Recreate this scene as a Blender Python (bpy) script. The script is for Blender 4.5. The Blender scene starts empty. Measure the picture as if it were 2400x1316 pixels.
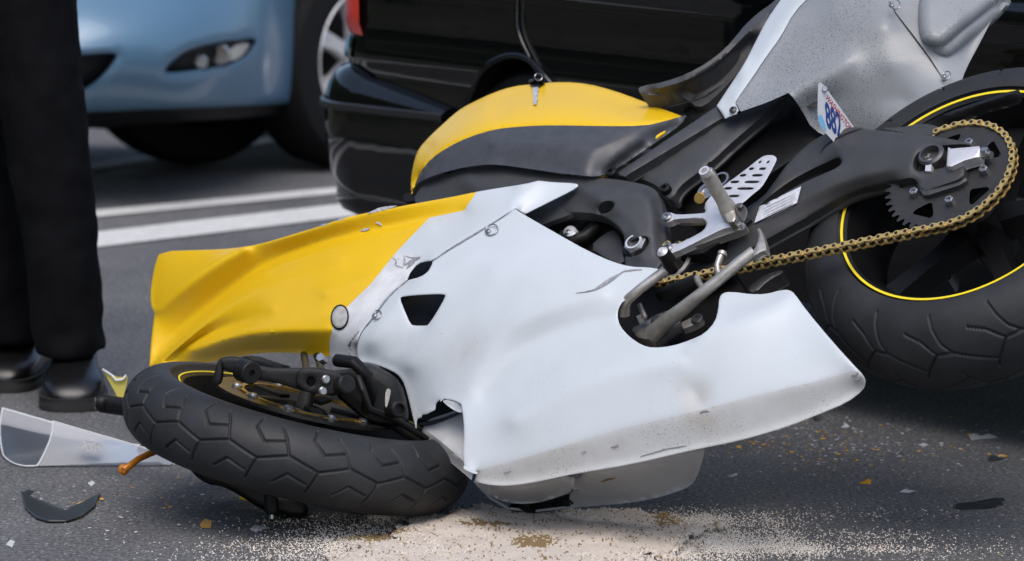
import bpy, bmesh, math, random
import numpy as np
from mathutils import Vector, Matrix, noise
from mathutils.geometry import delaunay_2d_cdt

# ------------------------------------------------------------------ camera
F_PX = 10000.0                       # focal length in pixels of the 2400 px wide photograph
CAM_H = 1.40
HORIZON = -748.0
PITCH = math.atan((658.0 - HORIZON) / F_PX)
scene = bpy.context.scene
col = scene.collection
cam_d = bpy.data.cameras.new('camera')
cam = bpy.data.objects.new('camera', cam_d)
col.objects.link(cam)
cam.location = (0, 0, CAM_H)
cam.rotation_euler = (math.pi / 2 - PITCH, 0, 0)
cam_d.sensor_width = 36.0
cam_d.lens = F_PX / 2400.0 * 36.0
cam_d.clip_start = 0.1
cam_d.clip_end = 2000
cam_d.dof.use_dof = True
cam_d.dof.focus_distance = 7.0
cam_d.dof.aperture_fstop = 6.3
scene.camera = cam

# ------------------------------------------------------------------ light
world = bpy.data.worlds.new('World')
scene.world = world
world.use_nodes = True
wn = world.node_tree
wn.nodes.clear()
sky = wn.nodes.new('ShaderNodeTexSky')
sky.sky_type = 'NISHITA'
sky.sun_disc = False
SUN_EL, SUN_AZ = math.radians(60), math.radians(182)     # azimuth clockwise from +Y (away from camera)
sky.sun_elevation = SUN_EL
sky.sun_rotation = SUN_AZ
sky.air_density = 1.0
sky.dust_density = 3.0
sky.ozone_density = 1.0
bg = wn.nodes.new('ShaderNodeBackground')
bg.inputs['Strength'].default_value = 0.15
wo = wn.nodes.new('ShaderNodeOutputWorld')
wn.links.new(sky.outputs[0], bg.inputs[0])
wn.links.new(bg.outputs[0], wo.inputs[0])
sun_d = bpy.data.lights.new('sun', 'SUN')
sun_d.energy = 1.1
sun_d.angle = math.radians(45)
sun_d.color = (1.0, 0.98, 0.95)
sun = bpy.data.objects.new('sun', sun_d)
col.objects.link(sun)
sd = Vector((math.sin(SUN_AZ) * math.cos(SUN_EL), math.cos(SUN_AZ) * math.cos(SUN_EL), math.sin(SUN_EL)))
sun.rotation_euler = sd.to_track_quat('Z', 'Y').to_euler()
scene.view_settings.view_transform = 'Standard'
scene.view_settings.look = 'None'
scene.view_settings.exposure = 0.52
scene.view_settings.gamma = 1.0
scene.view_settings.use_curve_mapping = False
scene.cycles.use_denoising = True
scene.cycles.max_bounces = 8
scene.cycles.transparent_max_bounces = 12

# ------------------------------------------------------------------ geometry helpers
rng = np.random.default_rng(7)
random.seed(7)
CAM = np.array([0, 0, CAM_H])
CR = np.array([1.0, 0, 0])
CU = np.array([0, math.sin(PITCH), math.cos(PITCH)])
CF = np.array([0, math.cos(PITCH), -math.sin(PITCH)])

def ray(px, py):
    px = np.asarray(px, float); py = np.asarray(py, float)
    return CF + ((px - 1200) / F_PX)[..., None] * CR + ((658 - py) / F_PX)[..., None] * CU

def D(px, py, d):                                  # photograph point at distance d along the view axis
    return CAM + np.asarray(d, float)[..., None] * ray(px, py)

def G(px, py, z=0.0):                              # photograph point on the road surface
    r = ray(px, py)
    return CAM + ((z - CAM_H) / r[..., 2])[..., None] * r

def W(px, py, Y):                                  # photograph point at world distance Y
    r = ray(px, py)
    return CAM + (np.asarray(Y, float) / r[..., 1])[..., None] * r

# the fallen motorcycle's own frame: e_f forward, e_s towards its left side, e_u up
e_s = -0.463 * CR + 0.628 * CU - 0.626 * CF
e_s /= np.linalg.norm(e_s)
BO = D(2309, 530, 6.98)                            # rear wheel centre
FO = D(695, 1026, 7.22)                            # front wheel centre
e_f = FO - BO
e_f -= e_s * (e_f @ e_s); e_f /= np.linalg.norm(e_f)
e_u = np.cross(e_f, e_s)

def B(px, py, s):                                  # photograph point on the plane s metres left of the bike's centre plane
    r = ray(px, py)
    t = ((BO - CAM) @ e_s + np.asarray(s, float)) / (r @ e_s)
    return CAM + t[..., None] * r

def chaikin(pts, n=1, closed=True):
    p = np.asarray(pts, float)
    for _ in range(n):
        if closed:
            q = np.roll(p, -1, 0)
            p = np.stack([p * .75 + q * .25, p * .25 + q * .75], 1).reshape(-1, p.shape[1])
        else:
            q = p[1:]; o = p[:-1]
            m = np.stack([o * .75 + q * .25, o * .25 + q * .75], 1).reshape(-1, p.shape[1])
            p = np.vstack([p[:1], m[1:-1], p[-1:]])
    return p

def densify(pts, step, closed=False):
    p = np.asarray(pts, float)
    out = []
    n = len(p)
    for i in range(n if closed else n - 1):
        a, b = p[i], p[(i + 1) % n]
        L = np.linalg.norm((b - a)[:2])
        if L < 1e-6: continue
        k = max(1, int(round(L / step)))
        for j in range(k): out.append(a + (b - a) * j / k)
    if not closed: out.append(p[-1])
    return np.array(out)

def inside(poly, P):
    poly = np.asarray(poly, float); x, y = P[:, 0], P[:, 1]
    c = np.zeros(len(P), bool)
    j = len(poly) - 1
    for i in range(len(poly)):
        xi, yi = poly[i]; xj, yj = poly[j]
        if yi != yj:
            k = ((yi > y) != (yj > y)) & (x < (xj - xi) * (y - yi) / (yj - yi) + xi)
            c ^= k
        j = i
    return c

def dist_poly(P, poly, closed=True):
    a = np.asarray(poly, float)
    b = np.roll(a, -1, 0) if closed else a[1:]
    if not closed: a = a[:-1]
    best = np.full(len(P), 1e9)
    for i in range(len(a)):
        d = b[i] - a[i]; L = d @ d
        if L < 1e-12: continue
        t = np.clip(((P - a[i]) @ d) / L, 0, 1)
        best = np.minimum(best, np.linalg.norm(P - a[i] - t[:, None] * d, axis=1))
    return best

def rbf(polys, step=60.0):
    C = np.vstack([densify(p, step) if len(p) > 1 else np.asarray(p, float) for p in polys])
    _, idx = np.unique(np.round(C[:, :2] / 3), axis=0, return_index=True)
    C = C[idx]
    X = C[:, :2] / 100.0; n = len(X)
    A = np.zeros((n + 3, n + 3))
    A[:n, :n] = np.linalg.norm(X[:, None] - X[None], axis=2) ** 3 + np.eye(n) * 2.0
    Pm = np.c_[np.ones(n), X]
    A[:n, n:] = Pm; A[n:, :n] = Pm.T
    w = np.linalg.lstsq(A, np.r_[C[:, 2], 0, 0, 0], rcond=None)[0]
    def f(x, y):
        Q = np.c_[x, y] / 100.0
        R = np.linalg.norm(Q[:, None] - X[None], axis=2)
        return R ** 3 @ w[:n] + np.c_[np.ones(len(Q)), Q] @ w[n:]
    return f

FIELDS = {}
def cot_weights(V, T):
    I, J, Wt = [], [], []
    area = np.zeros(len(V))
    for k in range(3):
        a, b, c = T[:, k], T[:, (k + 1) % 3], T[:, (k + 2) % 3]
        u = V[a] - V[c]; v = V[b] - V[c]
        cr = np.abs(u[:, 0] * v[:, 1] - u[:, 1] * v[:, 0]) + 1e-6
        w = np.clip((u * v).sum(1) / cr, -.2, 20) * .5 + .02
        I += [a]; J += [b]; Wt += [w]
        np.add.at(area, a, cr / 6)
    return np.concatenate(I), np.concatenate(J), np.concatenate(Wt), area

def cg(apply, b, x, n=600, tol=1e-7):
    r = b - apply(x); p = r.copy(); rs = r @ r; r0 = max(rs, 1e-30)
    for _ in range(n):
        Ap = apply(p); al = rs / (p @ Ap + 1e-30)
        x = x + al * p; r = r - al * Ap; rn = r @ r
        if rn < tol * tol * r0 or rn < 1e-20: break
        p = r + rn / rs * p; rs = rn
    return x

def membrane(V, T, lines, soft):
    """lateral position of a taut shell stretched over the measured feature lines, its creases rounded over `soft` pixels"""
    I, J, Wt, area = cot_weights(V, T)
    n = len(V)
    def lap(x): 
        d = Wt * (x[I] - x[J])
        return np.bincount(I, d, n) - np.bincount(J, d, n)
    fixed = np.zeros(n, bool); val = np.zeros(n); best = np.full(n, 1e9)
    for l in lines:
        P3 = np.asarray(l, float)
        if len(P3) == 1: P3 = np.vstack([P3, P3 + [2, 0, 0]])
        for a, b in zip(P3[:-1], P3[1:]):
            d = b[:2] - a[:2]; L2 = d @ d
            if L2 < 1e-9: continue
            t = np.clip(((V - a[:2]) @ d) / L2, 0, 1)
            ds = np.linalg.norm(V - a[:2] - t[:, None] * d, axis=1)
            m = (ds < 3.0) & (ds < best)
            val[m] = a[2] + (b[2] - a[2]) * t[m]; best[m] = ds[m]; fixed |= m
    x0 = np.where(fixed, val, val[fixed].mean())
    free = ~fixed
    bvec = -lap(np.where(fixed, val, 0.0))
    def ap(x):
        y = lap(np.where(free, x, 0.0)); return np.where(free, y, x)
    x = cg(ap, np.where(free, bvec, val), x0, 1500)
    x = np.where(fixed, val, x)
    if soft:
        m = area / area.mean()
        tau = soft * soft / 2 / area.mean()
        for _ in range(2): x = cg(lambda q: m * q + tau * lap(q), m * x, x, 400)
    return x

def field(o):
    """query a built shell: lateral position at photograph points"""
    V, T, s = FIELDS[o.name]
    A, Bv, C = V[T[:, 0]], V[T[:, 1]], V[T[:, 2]]
    den = (Bv[:, 1] - C[:, 1]) * (A[:, 0] - C[:, 0]) + (C[:, 0] - Bv[:, 0]) * (A[:, 1] - C[:, 1])
    den = np.where(np.abs(den) < 1e-9, 1e-9, den)
    def f(x, y):
        x = np.atleast_1d(np.asarray(x, float)); y = np.atleast_1d(np.asarray(y, float))
        out = np.zeros(len(x))
        for i in range(len(x)):
            l1 = ((Bv[:, 1] - C[:, 1]) * (x[i] - C[:, 0]) + (C[:, 0] - Bv[:, 0]) * (y[i] - C[:, 1])) / den
            l2 = ((C[:, 1] - A[:, 1]) * (x[i] - C[:, 0]) + (A[:, 0] - C[:, 0]) * (y[i] - C[:, 1])) / den
            k = np.argmax(np.minimum(np.minimum(l1, l2), 1 - l1 - l2))
            a, b = np.clip(l1[k], 0, 1), np.clip(l2[k], 0, 1)
            c = np.clip(1 - a - b, 0, 1); w = a + b + c
            out[i] = (a * s[T[k, 0]] + b * s[T[k, 1]] + c * s[T[k, 2]]) / w
        return out
    return f

def tag(o, label=None, cat=None, group=None, kind=None):
    for k, v in (('label', label), ('category', cat), ('group', group), ('kind', kind)):
        if v: o[k] = v
    return o

def thing(name, loc, label, cat, group=None):
    o = bpy.data.objects.new(name, None)
    col.objects.link(o)
    o.location = [float(v) for v in loc]
    o.empty_display_size = 0.1
    return tag(o, label, cat, group)

def adopt(o, parent):
    if parent is None: return o
    o.parent = parent
    if parent.type == 'EMPTY':
        o.matrix_parent_inverse = Matrix.Translation(-Vector(parent.location))
    return o

def mk(name, V, Fc, mats, parent=None, smooth=True, idx=None, sharp=40):
    me = bpy.data.meshes.new(name)
    me.from_pydata([tuple(map(float, v)) for v in V], [], [tuple(map(int, f)) for f in Fc])
    if not isinstance(mats, (list, tuple)): mats = [mats]
    for m in mats: me.materials.append(m)
    if idx is not None: me.polygons.foreach_set('material_index', np.asarray(idx, np.int32))
    me.polygons.foreach_set('use_smooth', [bool(smooth)] * len(me.polygons))
    me.update()
    if smooth and sharp: me.set_sharp_from_angle(angle=math.radians(sharp))
    o = bpy.data.objects.new(name, me)
    col.objects.link(o)
    return adopt(o, parent)

def panel(name, outline, sf, mats, parent, holes=(), grid=10.0, ch=1, bev=0.0, bw=10.0, thick=0.003,
          smooth=0, soft=5.0, zones=(), lines=(), mapf=None, sharp=40, kind_step=None, jitter=0.0, back=None):
    """A shell whose outline was measured on the photograph; sf gives its real lateral position, thick its thickness."""
    mapf = mapf or B
    out = densify(chaikin(outline, ch), kind_step or grid * .9, True)
    hs = [densify(chaikin(h, ch), kind_step or grid * .9, True) for h in holes]
    lo, hi = out.min(0), out.max(0)
    xs = np.arange(lo[0], hi[0], grid); ys = np.arange(lo[1], hi[1], grid * .866)
    P = np.array([(x + (grid / 2 if j % 2 else 0), y) for j, y in enumerate(ys) for x in xs])
    ok = inside(out, P) & (dist_poly(P, out) > grid * .45)
    for h in hs: ok &= ~inside(h, P) & (dist_poly(P, h) > grid * .45)
    P = P[ok]
    extra = []
    if bev:
        allr = [out] + hs
        for frac in (.3, 1.0):
            for ri, r_ in enumerate(allr):
                t_ = np.roll(r_, -1, 0) - np.roll(r_, 1, 0); t_ /= np.linalg.norm(t_, axis=1)[:, None] + 1e-9
                for sg in (1, -1):
                    q_ = r_ + sg * np.c_[-t_[:, 1], t_[:, 0]] * bw * frac
                    k_ = inside(out, q_)
                    for h in hs: k_ &= ~inside(h, q_)
                    for rr in allr: k_ &= dist_poly(q_, rr) > bw * frac * .93
                    extra.append(q_[k_])
        if len(P):
            dmin = dist_poly(P, out)
            for h in hs: dmin = np.minimum(dmin, dist_poly(P, h))
            P = P[dmin > bw + grid * .35]
    ctrl = []
    if isinstance(sf, (list, tuple)):
        for pl_c in sf:
            q_ = np.asarray(pl_c, float)
            if len(q_) > 2: q_ = chaikin(q_, 2, False)
            ctrl.append(q_)
            if len(q_) < 2: continue
            d_ = densify(q_, grid * .8)
            k_ = inside(out, d_[:, :2]) & (dist_poly(d_[:, :2], out) > grid * .45)
            for h in hs: k_ &= ~inside(h, d_[:, :2]) & (dist_poly(d_[:, :2], h) > grid * .45)
            d_ = d_[k_][:, :2]
            if len(d_):
                for e_ in extra:
                    if len(e_): d_ = d_[np.min(np.linalg.norm(d_[:, None] - e_[None], axis=2), axis=1) > grid * .3]
            if len(d_):
                if len(P): P = P[np.min(np.linalg.norm(P[:, None] - d_[None], axis=2), axis=1) > grid * .55]
                extra.append(d_)
    if extra: P = np.vstack([P] + extra) if len(P) else np.vstack(extra)
    L = []
    for z in list(zones) + [(l, None) for l in lines]:
        zp = densify(np.asarray(z[0], float), grid * .9, z[1] is not None)
        L.append((zp, z[1] is not None))
        if len(P): P = P[dist_poly(P, zp, z[1] is not None) > grid * .4]
    pts = [out] + hs; edges = []; n0 = 0
    for r in pts:
        m = len(r); edges += [(n0 + i, n0 + (i + 1) % m) for i in range(m)]; n0 += m
    for zp, cl in L:
        m = len(zp); pts.append(zp)
        edges += [(n0 + i, n0 + (i + 1) % m) for i in range(m if cl else m - 1)]; n0 += m
    if len(P): pts.append(P)
    A = np.vstack(pts)
    r = delaunay_2d_cdt([Vector(p) for p in A], edges, [], 0, 1e-4)
    V2 = np.array([(v.x, v.y) for v in r[0]])
    T = np.array([f for f in r[2] if len(f) == 3], int)
    cen = V2[T].mean(1)
    keep = inside(out, cen)
    for h in hs: keep &= ~inside(h, cen)
    T = T[keep]; cen = cen[keep]
    used = np.unique(T); remap = -np.ones(len(V2), int); remap[used] = np.arange(len(used))
    V2 = V2[used]; T = remap[T]
    e1 = V2[T[:, 1]] - V2[T[:, 0]]; e2 = V2[T[:, 2]] - V2[T[:, 0]]
    flip = (e1[:, 0] * e2[:, 1] - e1[:, 1] * e2[:, 0]) > 0       # image y points down
    T[flip] = T[flip][:, ::-1]
    if callable(sf): s = sf(V2[:, 0], V2[:, 1])
    elif isinstance(sf, (int, float)): s = np.full(len(V2), float(sf))
    else: s = membrane(V2, T, ctrl, soft)
    E = np.vstack([T[:, [0, 1]], T[:, [1, 2]], T[:, [2, 0]]])
    Es = np.sort(E, 1)
    uq, inv, cnt = np.unique(Es, axis=0, return_inverse=True, return_counts=True)
    bd = np.zeros(len(V2), bool); bd[uq[cnt == 1].ravel()] = True
    for _ in range(smooth):
        acc = np.zeros(len(V2)); deg = np.zeros(len(V2))
        for a, b in ((0, 1), (1, 0)):
            w = np.where(bd[uq[:, a]] & ~bd[uq[:, b]], 0.0, 1.0)
            np.add.at(acc, uq[:, a], s[uq[:, b]] * w); np.add.at(deg, uq[:, a], w)
        s = np.where(deg > 0, .5 * s + .5 * acc / np.maximum(deg, 1), s)
    if bev:
        d = dist_poly(V2, out)
        for h in hs: d = np.minimum(d, dist_poly(V2, h))
        k = 1 - np.clip(d / bw, 0, 1)
        s = s - bev * (1 - np.sqrt(np.clip(1 - k * k, 0, 1)))
    if jitter: s = s + rng.normal(0, jitter, len(s))
    s_final = s
    top = mapf(V2[:, 0], V2[:, 1], s)
    nrm = back if back is not None else (-CF if thick <= .006 else e_s)
    bot = top - nrm * thick
    be = E[(cnt == 1)[inv.ravel()]]
    n = len(V2)
    Fc = [tuple(t) for t in T] + [(t[2] + n, t[1] + n, t[0] + n) for t in T] + [(b, a, a + n, b + n) for a, b in be]
    idx = np.zeros(len(Fc), int)
    for z in zones:
        m = inside(np.asarray(z[0], float), cen)
        idx[:len(T)][m] = z[1]
    o = mk(name, np.vstack([top, bot]), Fc, mats, parent, True, idx, sharp)
    FIELDS[o.name] = (V2, T, s_final)
    return o

def tube(name, pts, rad, mat, parent, seg=14, flat=None, caps=True, sharp=50, closed=False):
    P = np.asarray(pts, float); n = len(P)
    R = np.broadcast_to(np.asarray(rad, float), (n,))
    V = []; Fc = []
    up = np.array([0.13, 0.31, 0.94])
    prev = None
    for i in range(n):
        t = P[(i + 1) % n] - P[i - 1] if closed else P[min(i + 1, n - 1)] - P[max(i - 1, 0)]
        t /= np.linalg.norm(t) + 1e-12
        a = np.cross(t, up if prev is None else prev); a /= np.linalg.norm(a) + 1e-12
        b = np.cross(a, t); prev = b
        if flat is not None:
            b = flat - t * (flat @ t); b /= np.linalg.norm(b) + 1e-12; a = np.cross(t, b); prev = b
        for k in range(seg):
            th = 2 * math.pi * k / seg
            V.append(P[i] + R[i] * (math.cos(th) * a + math.sin(th) * b))
    for i in range(n if closed else n - 1):
        for k in range(seg):
            j = (i + 1) % n
            Fc.append((i * seg + k, i * seg + (k + 1) % seg, j * seg + (k + 1) % seg, j * seg + k))
    if caps and not closed:
        Fc.append(tuple(range(seg))[::-1]); Fc.append(tuple((n - 1) * seg + k for k in range(seg)))
    o = mk(name, V, Fc, mat, parent, True, None, sharp)
    bm = bmesh.new(); bm.from_mesh(o.data); bmesh.ops.recalc_face_normals(bm, faces=bm.faces); bm.to_mesh(o.data); bm.free()
    return o

def frame_of(n, ref=None):
    n = np.asarray(n, float); n = n / np.linalg.norm(n)
    ref = np.array([0, 0, 1.0]) if ref is None else np.asarray(ref, float)
    if abs(n @ ref) > .98: ref = np.array([1.0, 0, 0])
    a = ref - n * (ref @ n); a /= np.linalg.norm(a)
    return a, np.cross(n, a), n

def lathe(name, prof, c, n, mat, parent, seg=64, ref=None, closed=False, sharp=35, mats_idx=None):
    """prof: (radius, offset along the axis) pairs."""
    a, b, n = frame_of(n, ref)
    V = []; Fc = []; idx = []
    m = len(prof)
    for k in range(seg):
        th = 2 * math.pi * k / seg
        d = math.cos(th) * a + math.sin(th) * b
        for r, w in prof: V.append(c + r * d + w * n)
    for k in range(seg):
        k2 = (k + 1) % seg
        for i in range(m if closed else m - 1):
            j = (i + 1) % m
            Fc.append((k * m + i, k2 * m + i, k2 * m + j, k * m + j))
            if mats_idx: idx.append(mats_idx[i])
    o = mk(name, V, Fc, mat, parent, True, idx or None, sharp)
    return o

def cyl(name, c, n, r, h, mat, parent, seg=20, chamf=.12, hole=0.0, ref=None):
    """a short turned part standing on c along n: chamfered, optionally with a recess."""
    e = r * chamf
    prof = [(r, 0), (r, h - e), (r - e, h)]
    if hole: prof += [(hole, h), (hole * .92, h - min(h * .6, hole)), (0.0001, h - min(h * .6, hole))]
    else: prof += [(0.0001, h)]
    return lathe(name, prof, np.asarray(c, float), n, mat, parent, seg, ref)

def grid_mesh(name, Pg, mat, parent=None, closed_u=False, sharp=40, mask=None, thick=None):
    nu, nv = Pg.shape[:2]
    V = Pg.reshape(-1, 3)
    Fc = []
    for i in range(nu if closed_u else nu - 1):
        for j in range(nv - 1):
            if mask is not None and not mask[i, j]: continue
            i2 = (i + 1) % nu
            Fc.append((i * nv + j, i2 * nv + j, i2 * nv + j + 1, i * nv + j + 1))
    return mk(name, V, Fc, mat, parent, True, None, sharp)

# ------------------------------------------------------------------ materials
def srgb(r, g, b):
    f = lambda c: (c / 255 / 12.92) if c / 255 <= .04045 else ((c / 255 + .055) / 1.055) ** 2.4
    return (f(r), f(g), f(b), 1)

def pm(name, c1, rough=.5, metal=0.0, c2=None, nscale=8.0, coat=0.0, bump=0.0, bscale=200.0, spec=.5, rvar=0.0,
       specks=None, trans=0.0, ior=1.45, detail=4.0):
    m = bpy.data.materials.new(name); m.use_nodes = True
    nt = m.node_tree; b = nt.nodes['Principled BSDF']
    c1 = tuple(c1) if len(c1) == 4 else tuple(c1) + (1,)
    b.inputs['Base Color'].default_value = c1
    b.inputs['Roughness'].default_value = rough
    b.inputs['Metallic'].default_value = metal
    b.inputs['Coat Weight'].default_value = coat
    b.inputs['Coat Roughness'].default_value = .06
    b.inputs['Specular IOR Level'].default_value = spec
    b.inputs['IOR'].default_value = ior
    b.inputs['Transmission Weight'].default_value = trans
    tc = nt.nodes.new('ShaderNodeTexCoord')
    last = None
    if c2 is not None or rvar:
        n = nt.nodes.new('ShaderNodeTexNoise'); n.inputs['Scale'].default_value = nscale
        n.inputs['Detail'].default_value = detail; n.inputs['Roughness'].default_value = .65
        nt.links.new(tc.outputs['Object'], n.inputs['Vector'])
        if c2 is not None:
            c2 = tuple(c2) if len(c2) == 4 else tuple(c2) + (1,)
            r = nt.nodes.new('ShaderNodeValToRGB')
            r.color_ramp.elements[0].position = .36; r.color_ramp.elements[1].position = .66
            r.color_ramp.elements[0].color = c1; r.color_ramp.elements[1].color = c2
            nt.links.new(n.outputs['Fac'], r.inputs['Fac']); last = r.outputs['Color']
        if rvar:
            mr = nt.nodes.new('ShaderNodeMapRange')
            mr.inputs['To Min'].default_value = max(.02, rough - rvar); mr.inputs['To Max'].default_value = min(1, rough + rvar)
            nt.links.new(n.outputs['Fac'], mr.inputs['Value']); nt.links.new(mr.outputs[0], b.inputs['Roughness'])
    if specks:                                      # (scale, threshold, colour, zone noise scale, zone threshold)
        sc, th, scol, zs, zt = specks
        v = nt.nodes.new('ShaderNodeTexNoise'); v.inputs['Scale'].default_value = sc; v.inputs['Detail'].default_value = 2
        z = nt.nodes.new('ShaderNodeTexNoise'); z.inputs['Scale'].default_value = zs; z.inputs['Detail'].default_value = 3
        for q in (v, z): nt.links.new(tc.outputs['Object'], q.inputs['Vector'])
        a1 = nt.nodes.new('ShaderNodeMapRange'); a1.inputs['From Min'].default_value = th; a1.inputs['From Max'].default_value = th + .04
        a2 = nt.nodes.new('ShaderNodeMapRange'); a2.inputs['From Min'].default_value = zt; a2.inputs['From Max'].default_value = zt + .12
        nt.links.new(v.outputs['Fac'], a1.inputs['Value']); nt.links.new(z.outputs['Fac'], a2.inputs['Value'])
        mu = nt.nodes.new('ShaderNodeMath'); mu.operation = 'MULTIPLY'
        nt.links.new(a1.outputs[0], mu.inputs[0]); nt.links.new(a2.outputs[0], mu.inputs[1])
        mx = nt.nodes.new('ShaderNodeMix'); mx.data_type = 'RGBA'
        nt.links.new(mu.outputs[0], mx.inputs['Factor'])
        if last is not None: nt.links.new(last, mx.inputs['A'])
        else: mx.inputs['A'].default_value = c1
        mx.inputs['B'].default_value = tuple(scol) + (1,)
        last = mx.outputs['Result']
    if last is not None: nt.links.new(last, b.inputs['Base Color'])
    if bump:
        n2 = nt.nodes.new('ShaderNodeTexNoise'); n2.inputs['Scale'].default_value = bscale; n2.inputs['Detail'].default_value = 3
        nt.links.new(tc.outputs['Object'], n2.inputs['Vector'])
        bp = nt.nodes.new('ShaderNodeBump'); bp.inputs['Strength'].default_value = bump; bp.inputs['Distance'].default_value = .004
        nt.links.new(n2.outputs['Fac'], bp.inputs['Height']); nt.links.new(bp.outputs[0], b.inputs['Normal'])
    return m

YELLOW = pm('yellow_paint', (.72, .45, .008), .38, coat=.12, c2=(.68, .42, .008), nscale=3, bump=.03, bscale=14, spec=.36)
WHITE = pm('white_paint', (.515, .555, .585), .38, coat=.12, c2=(.475, .51, .535), nscale=4, bump=.03, bscale=9,
           specks=(420, .70, (.12, .11, .10), 7, .45))
WHITE_SCUFF = pm('scuffed_white_paint', (.62, .63, .64), .5, c2=(.45, .46, .48), nscale=14, bump=.12, bscale=40,
                 specks=(120, .66, (.14, .14, .15), 9, .5))
WHITE_LOW = pm('road_dirty_white_paint', (.50, .515, .525), .45, c2=(.43, .43, .42), nscale=7, bump=.05, bscale=30,
               specks=(500, .64, (.10, .09, .08), 9, .40))
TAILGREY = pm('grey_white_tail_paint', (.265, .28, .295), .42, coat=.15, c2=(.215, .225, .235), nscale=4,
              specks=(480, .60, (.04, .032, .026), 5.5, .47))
FRAME = pm('dark_frame_paint', (.040, .041, .044), .5, c2=(.049, .050, .053), nscale=30, bump=.05, bscale=400)
SWING = pm('dark_swingarm_paint', (.036, .036, .0375), .5, c2=(.044, .044, .045), nscale=20, bump=.08, bscale=500)
BLACK = pm('black_plastic', (.006, .006, .0065), .45, rvar=.1, spec=.3)
MATTBLACK = pm('matt_black_metal', (.006, .006, .0065), .5, c2=(.011, .0105, .010), nscale=40, spec=.28)
CARBON = pm('textured_tank_cover', (.045, .048, .056), .42, c2=(.060, .062, .068), nscale=60)
SEATM = pm('seat_vinyl', (.045, .045, .047), .55, c2=(.058, .058, .06), nscale=30, bump=.1, bscale=600)
RUBBER = pm('tyre_rubber', (.016, .0167, .018), .55, c2=(.026, .027, .029), nscale=10, bump=.08, bscale=300, spec=.35)
RIMB = pm('black_rim', (.006, .006, .0065), .4, spec=.3)
RIMTAPE = pm('yellow_rim_tape', (.80, .62, .015), .4)
GOLD = pm('gold_chain', (.66, .48, .19), .34, metal=.6, c2=(.45, .31, .10), nscale=60)
CHAINDK = pm('chain_pin_steel', (.06, .05, .045), .45, metal=.6)
ALU = pm('brushed_aluminium', (.72, .71, .72), .38, metal=.55, c2=(.62, .61, .61), nscale=30)
ALUDK = pm('weathered_aluminium', (.50, .475, .43), .40, metal=.7, c2=(.30, .28, .25), nscale=26)
STEEL = pm('bolt_steel', (.42, .42, .43), .3, metal=.9, c2=(.3, .3, .3), nscale=90)
STEELDK = pm('dark_steel', (.10, .10, .105), .4, metal=.8, c2=(.16, .155, .15), nscale=40)
DISCM = pm('brake_disc_steel', (.13, .125, .12), .32, metal=.9, c2=(.08, .08, .08), nscale=50)
GOLDDISC = pm('gold_disc_carrier', (.55, .36, .10), .3, metal=.8, c2=(.38, .24, .07), nscale=40)
STICKER = pm('printed_label_sticker', (.62, .63, .66), .4, c2=(.45, .46, .50), nscale=160, detail=6)
def smudge(mat, centre, radius, colour, amount):
    """a rubbed-in dirt mark at one place of a painted shell"""
    nt = mat.node_tree; b = nt.nodes['Principled BSDF']; L = nt.links
    src = b.inputs['Base Color'].links[0].from_socket
    tc = nt.nodes.new('ShaderNodeTexCoord'); mp = nt.nodes.new('ShaderNodeVectorMath'); mp.operation = 'DISTANCE'
    mp.inputs[1].default_value = tuple(centre); L.new(tc.outputs['Object'], mp.inputs[0])
    nz = nt.nodes.new('ShaderNodeTexNoise'); nz.inputs['Scale'].default_value = 28; nz.inputs['Detail'].default_value = 5; L.new(tc.outputs['Object'], nz.inputs['Vector'])
    mr = nt.nodes.new('ShaderNodeMapRange'); mr.inputs['From Min'].default_value = radius; mr.inputs['From Max'].default_value = radius * .15
    mr.inputs['To Min'].default_value = 0; mr.inputs['To Max'].default_value = amount * 2; L.new(mp.outputs['Value'], mr.inputs['Value'])
    mu = nt.nodes.new('ShaderNodeMath'); mu.operation = 'MULTIPLY'; mu.use_clamp = True; L.new(mr.outputs[0], mu.inputs[0]); L.new(nz.outputs['Fac'], mu.inputs[1])
    mx = nt.nodes.new('ShaderNodeMix'); mx.data_type = 'RGBA'; L.new(mu.outputs[0], mx.inputs['Factor']); L.new(src, mx.inputs['A']); mx.inputs['B'].default_value = tuple(colour) + (1,)
    L.new(mx.outputs['Result'], b.inputs['Base Color'])
ORANGE = pm('orange_lever_anodised', (.62, .22, .02), .38, metal=.2, c2=(.5, .17, .015), nscale=30)
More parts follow.
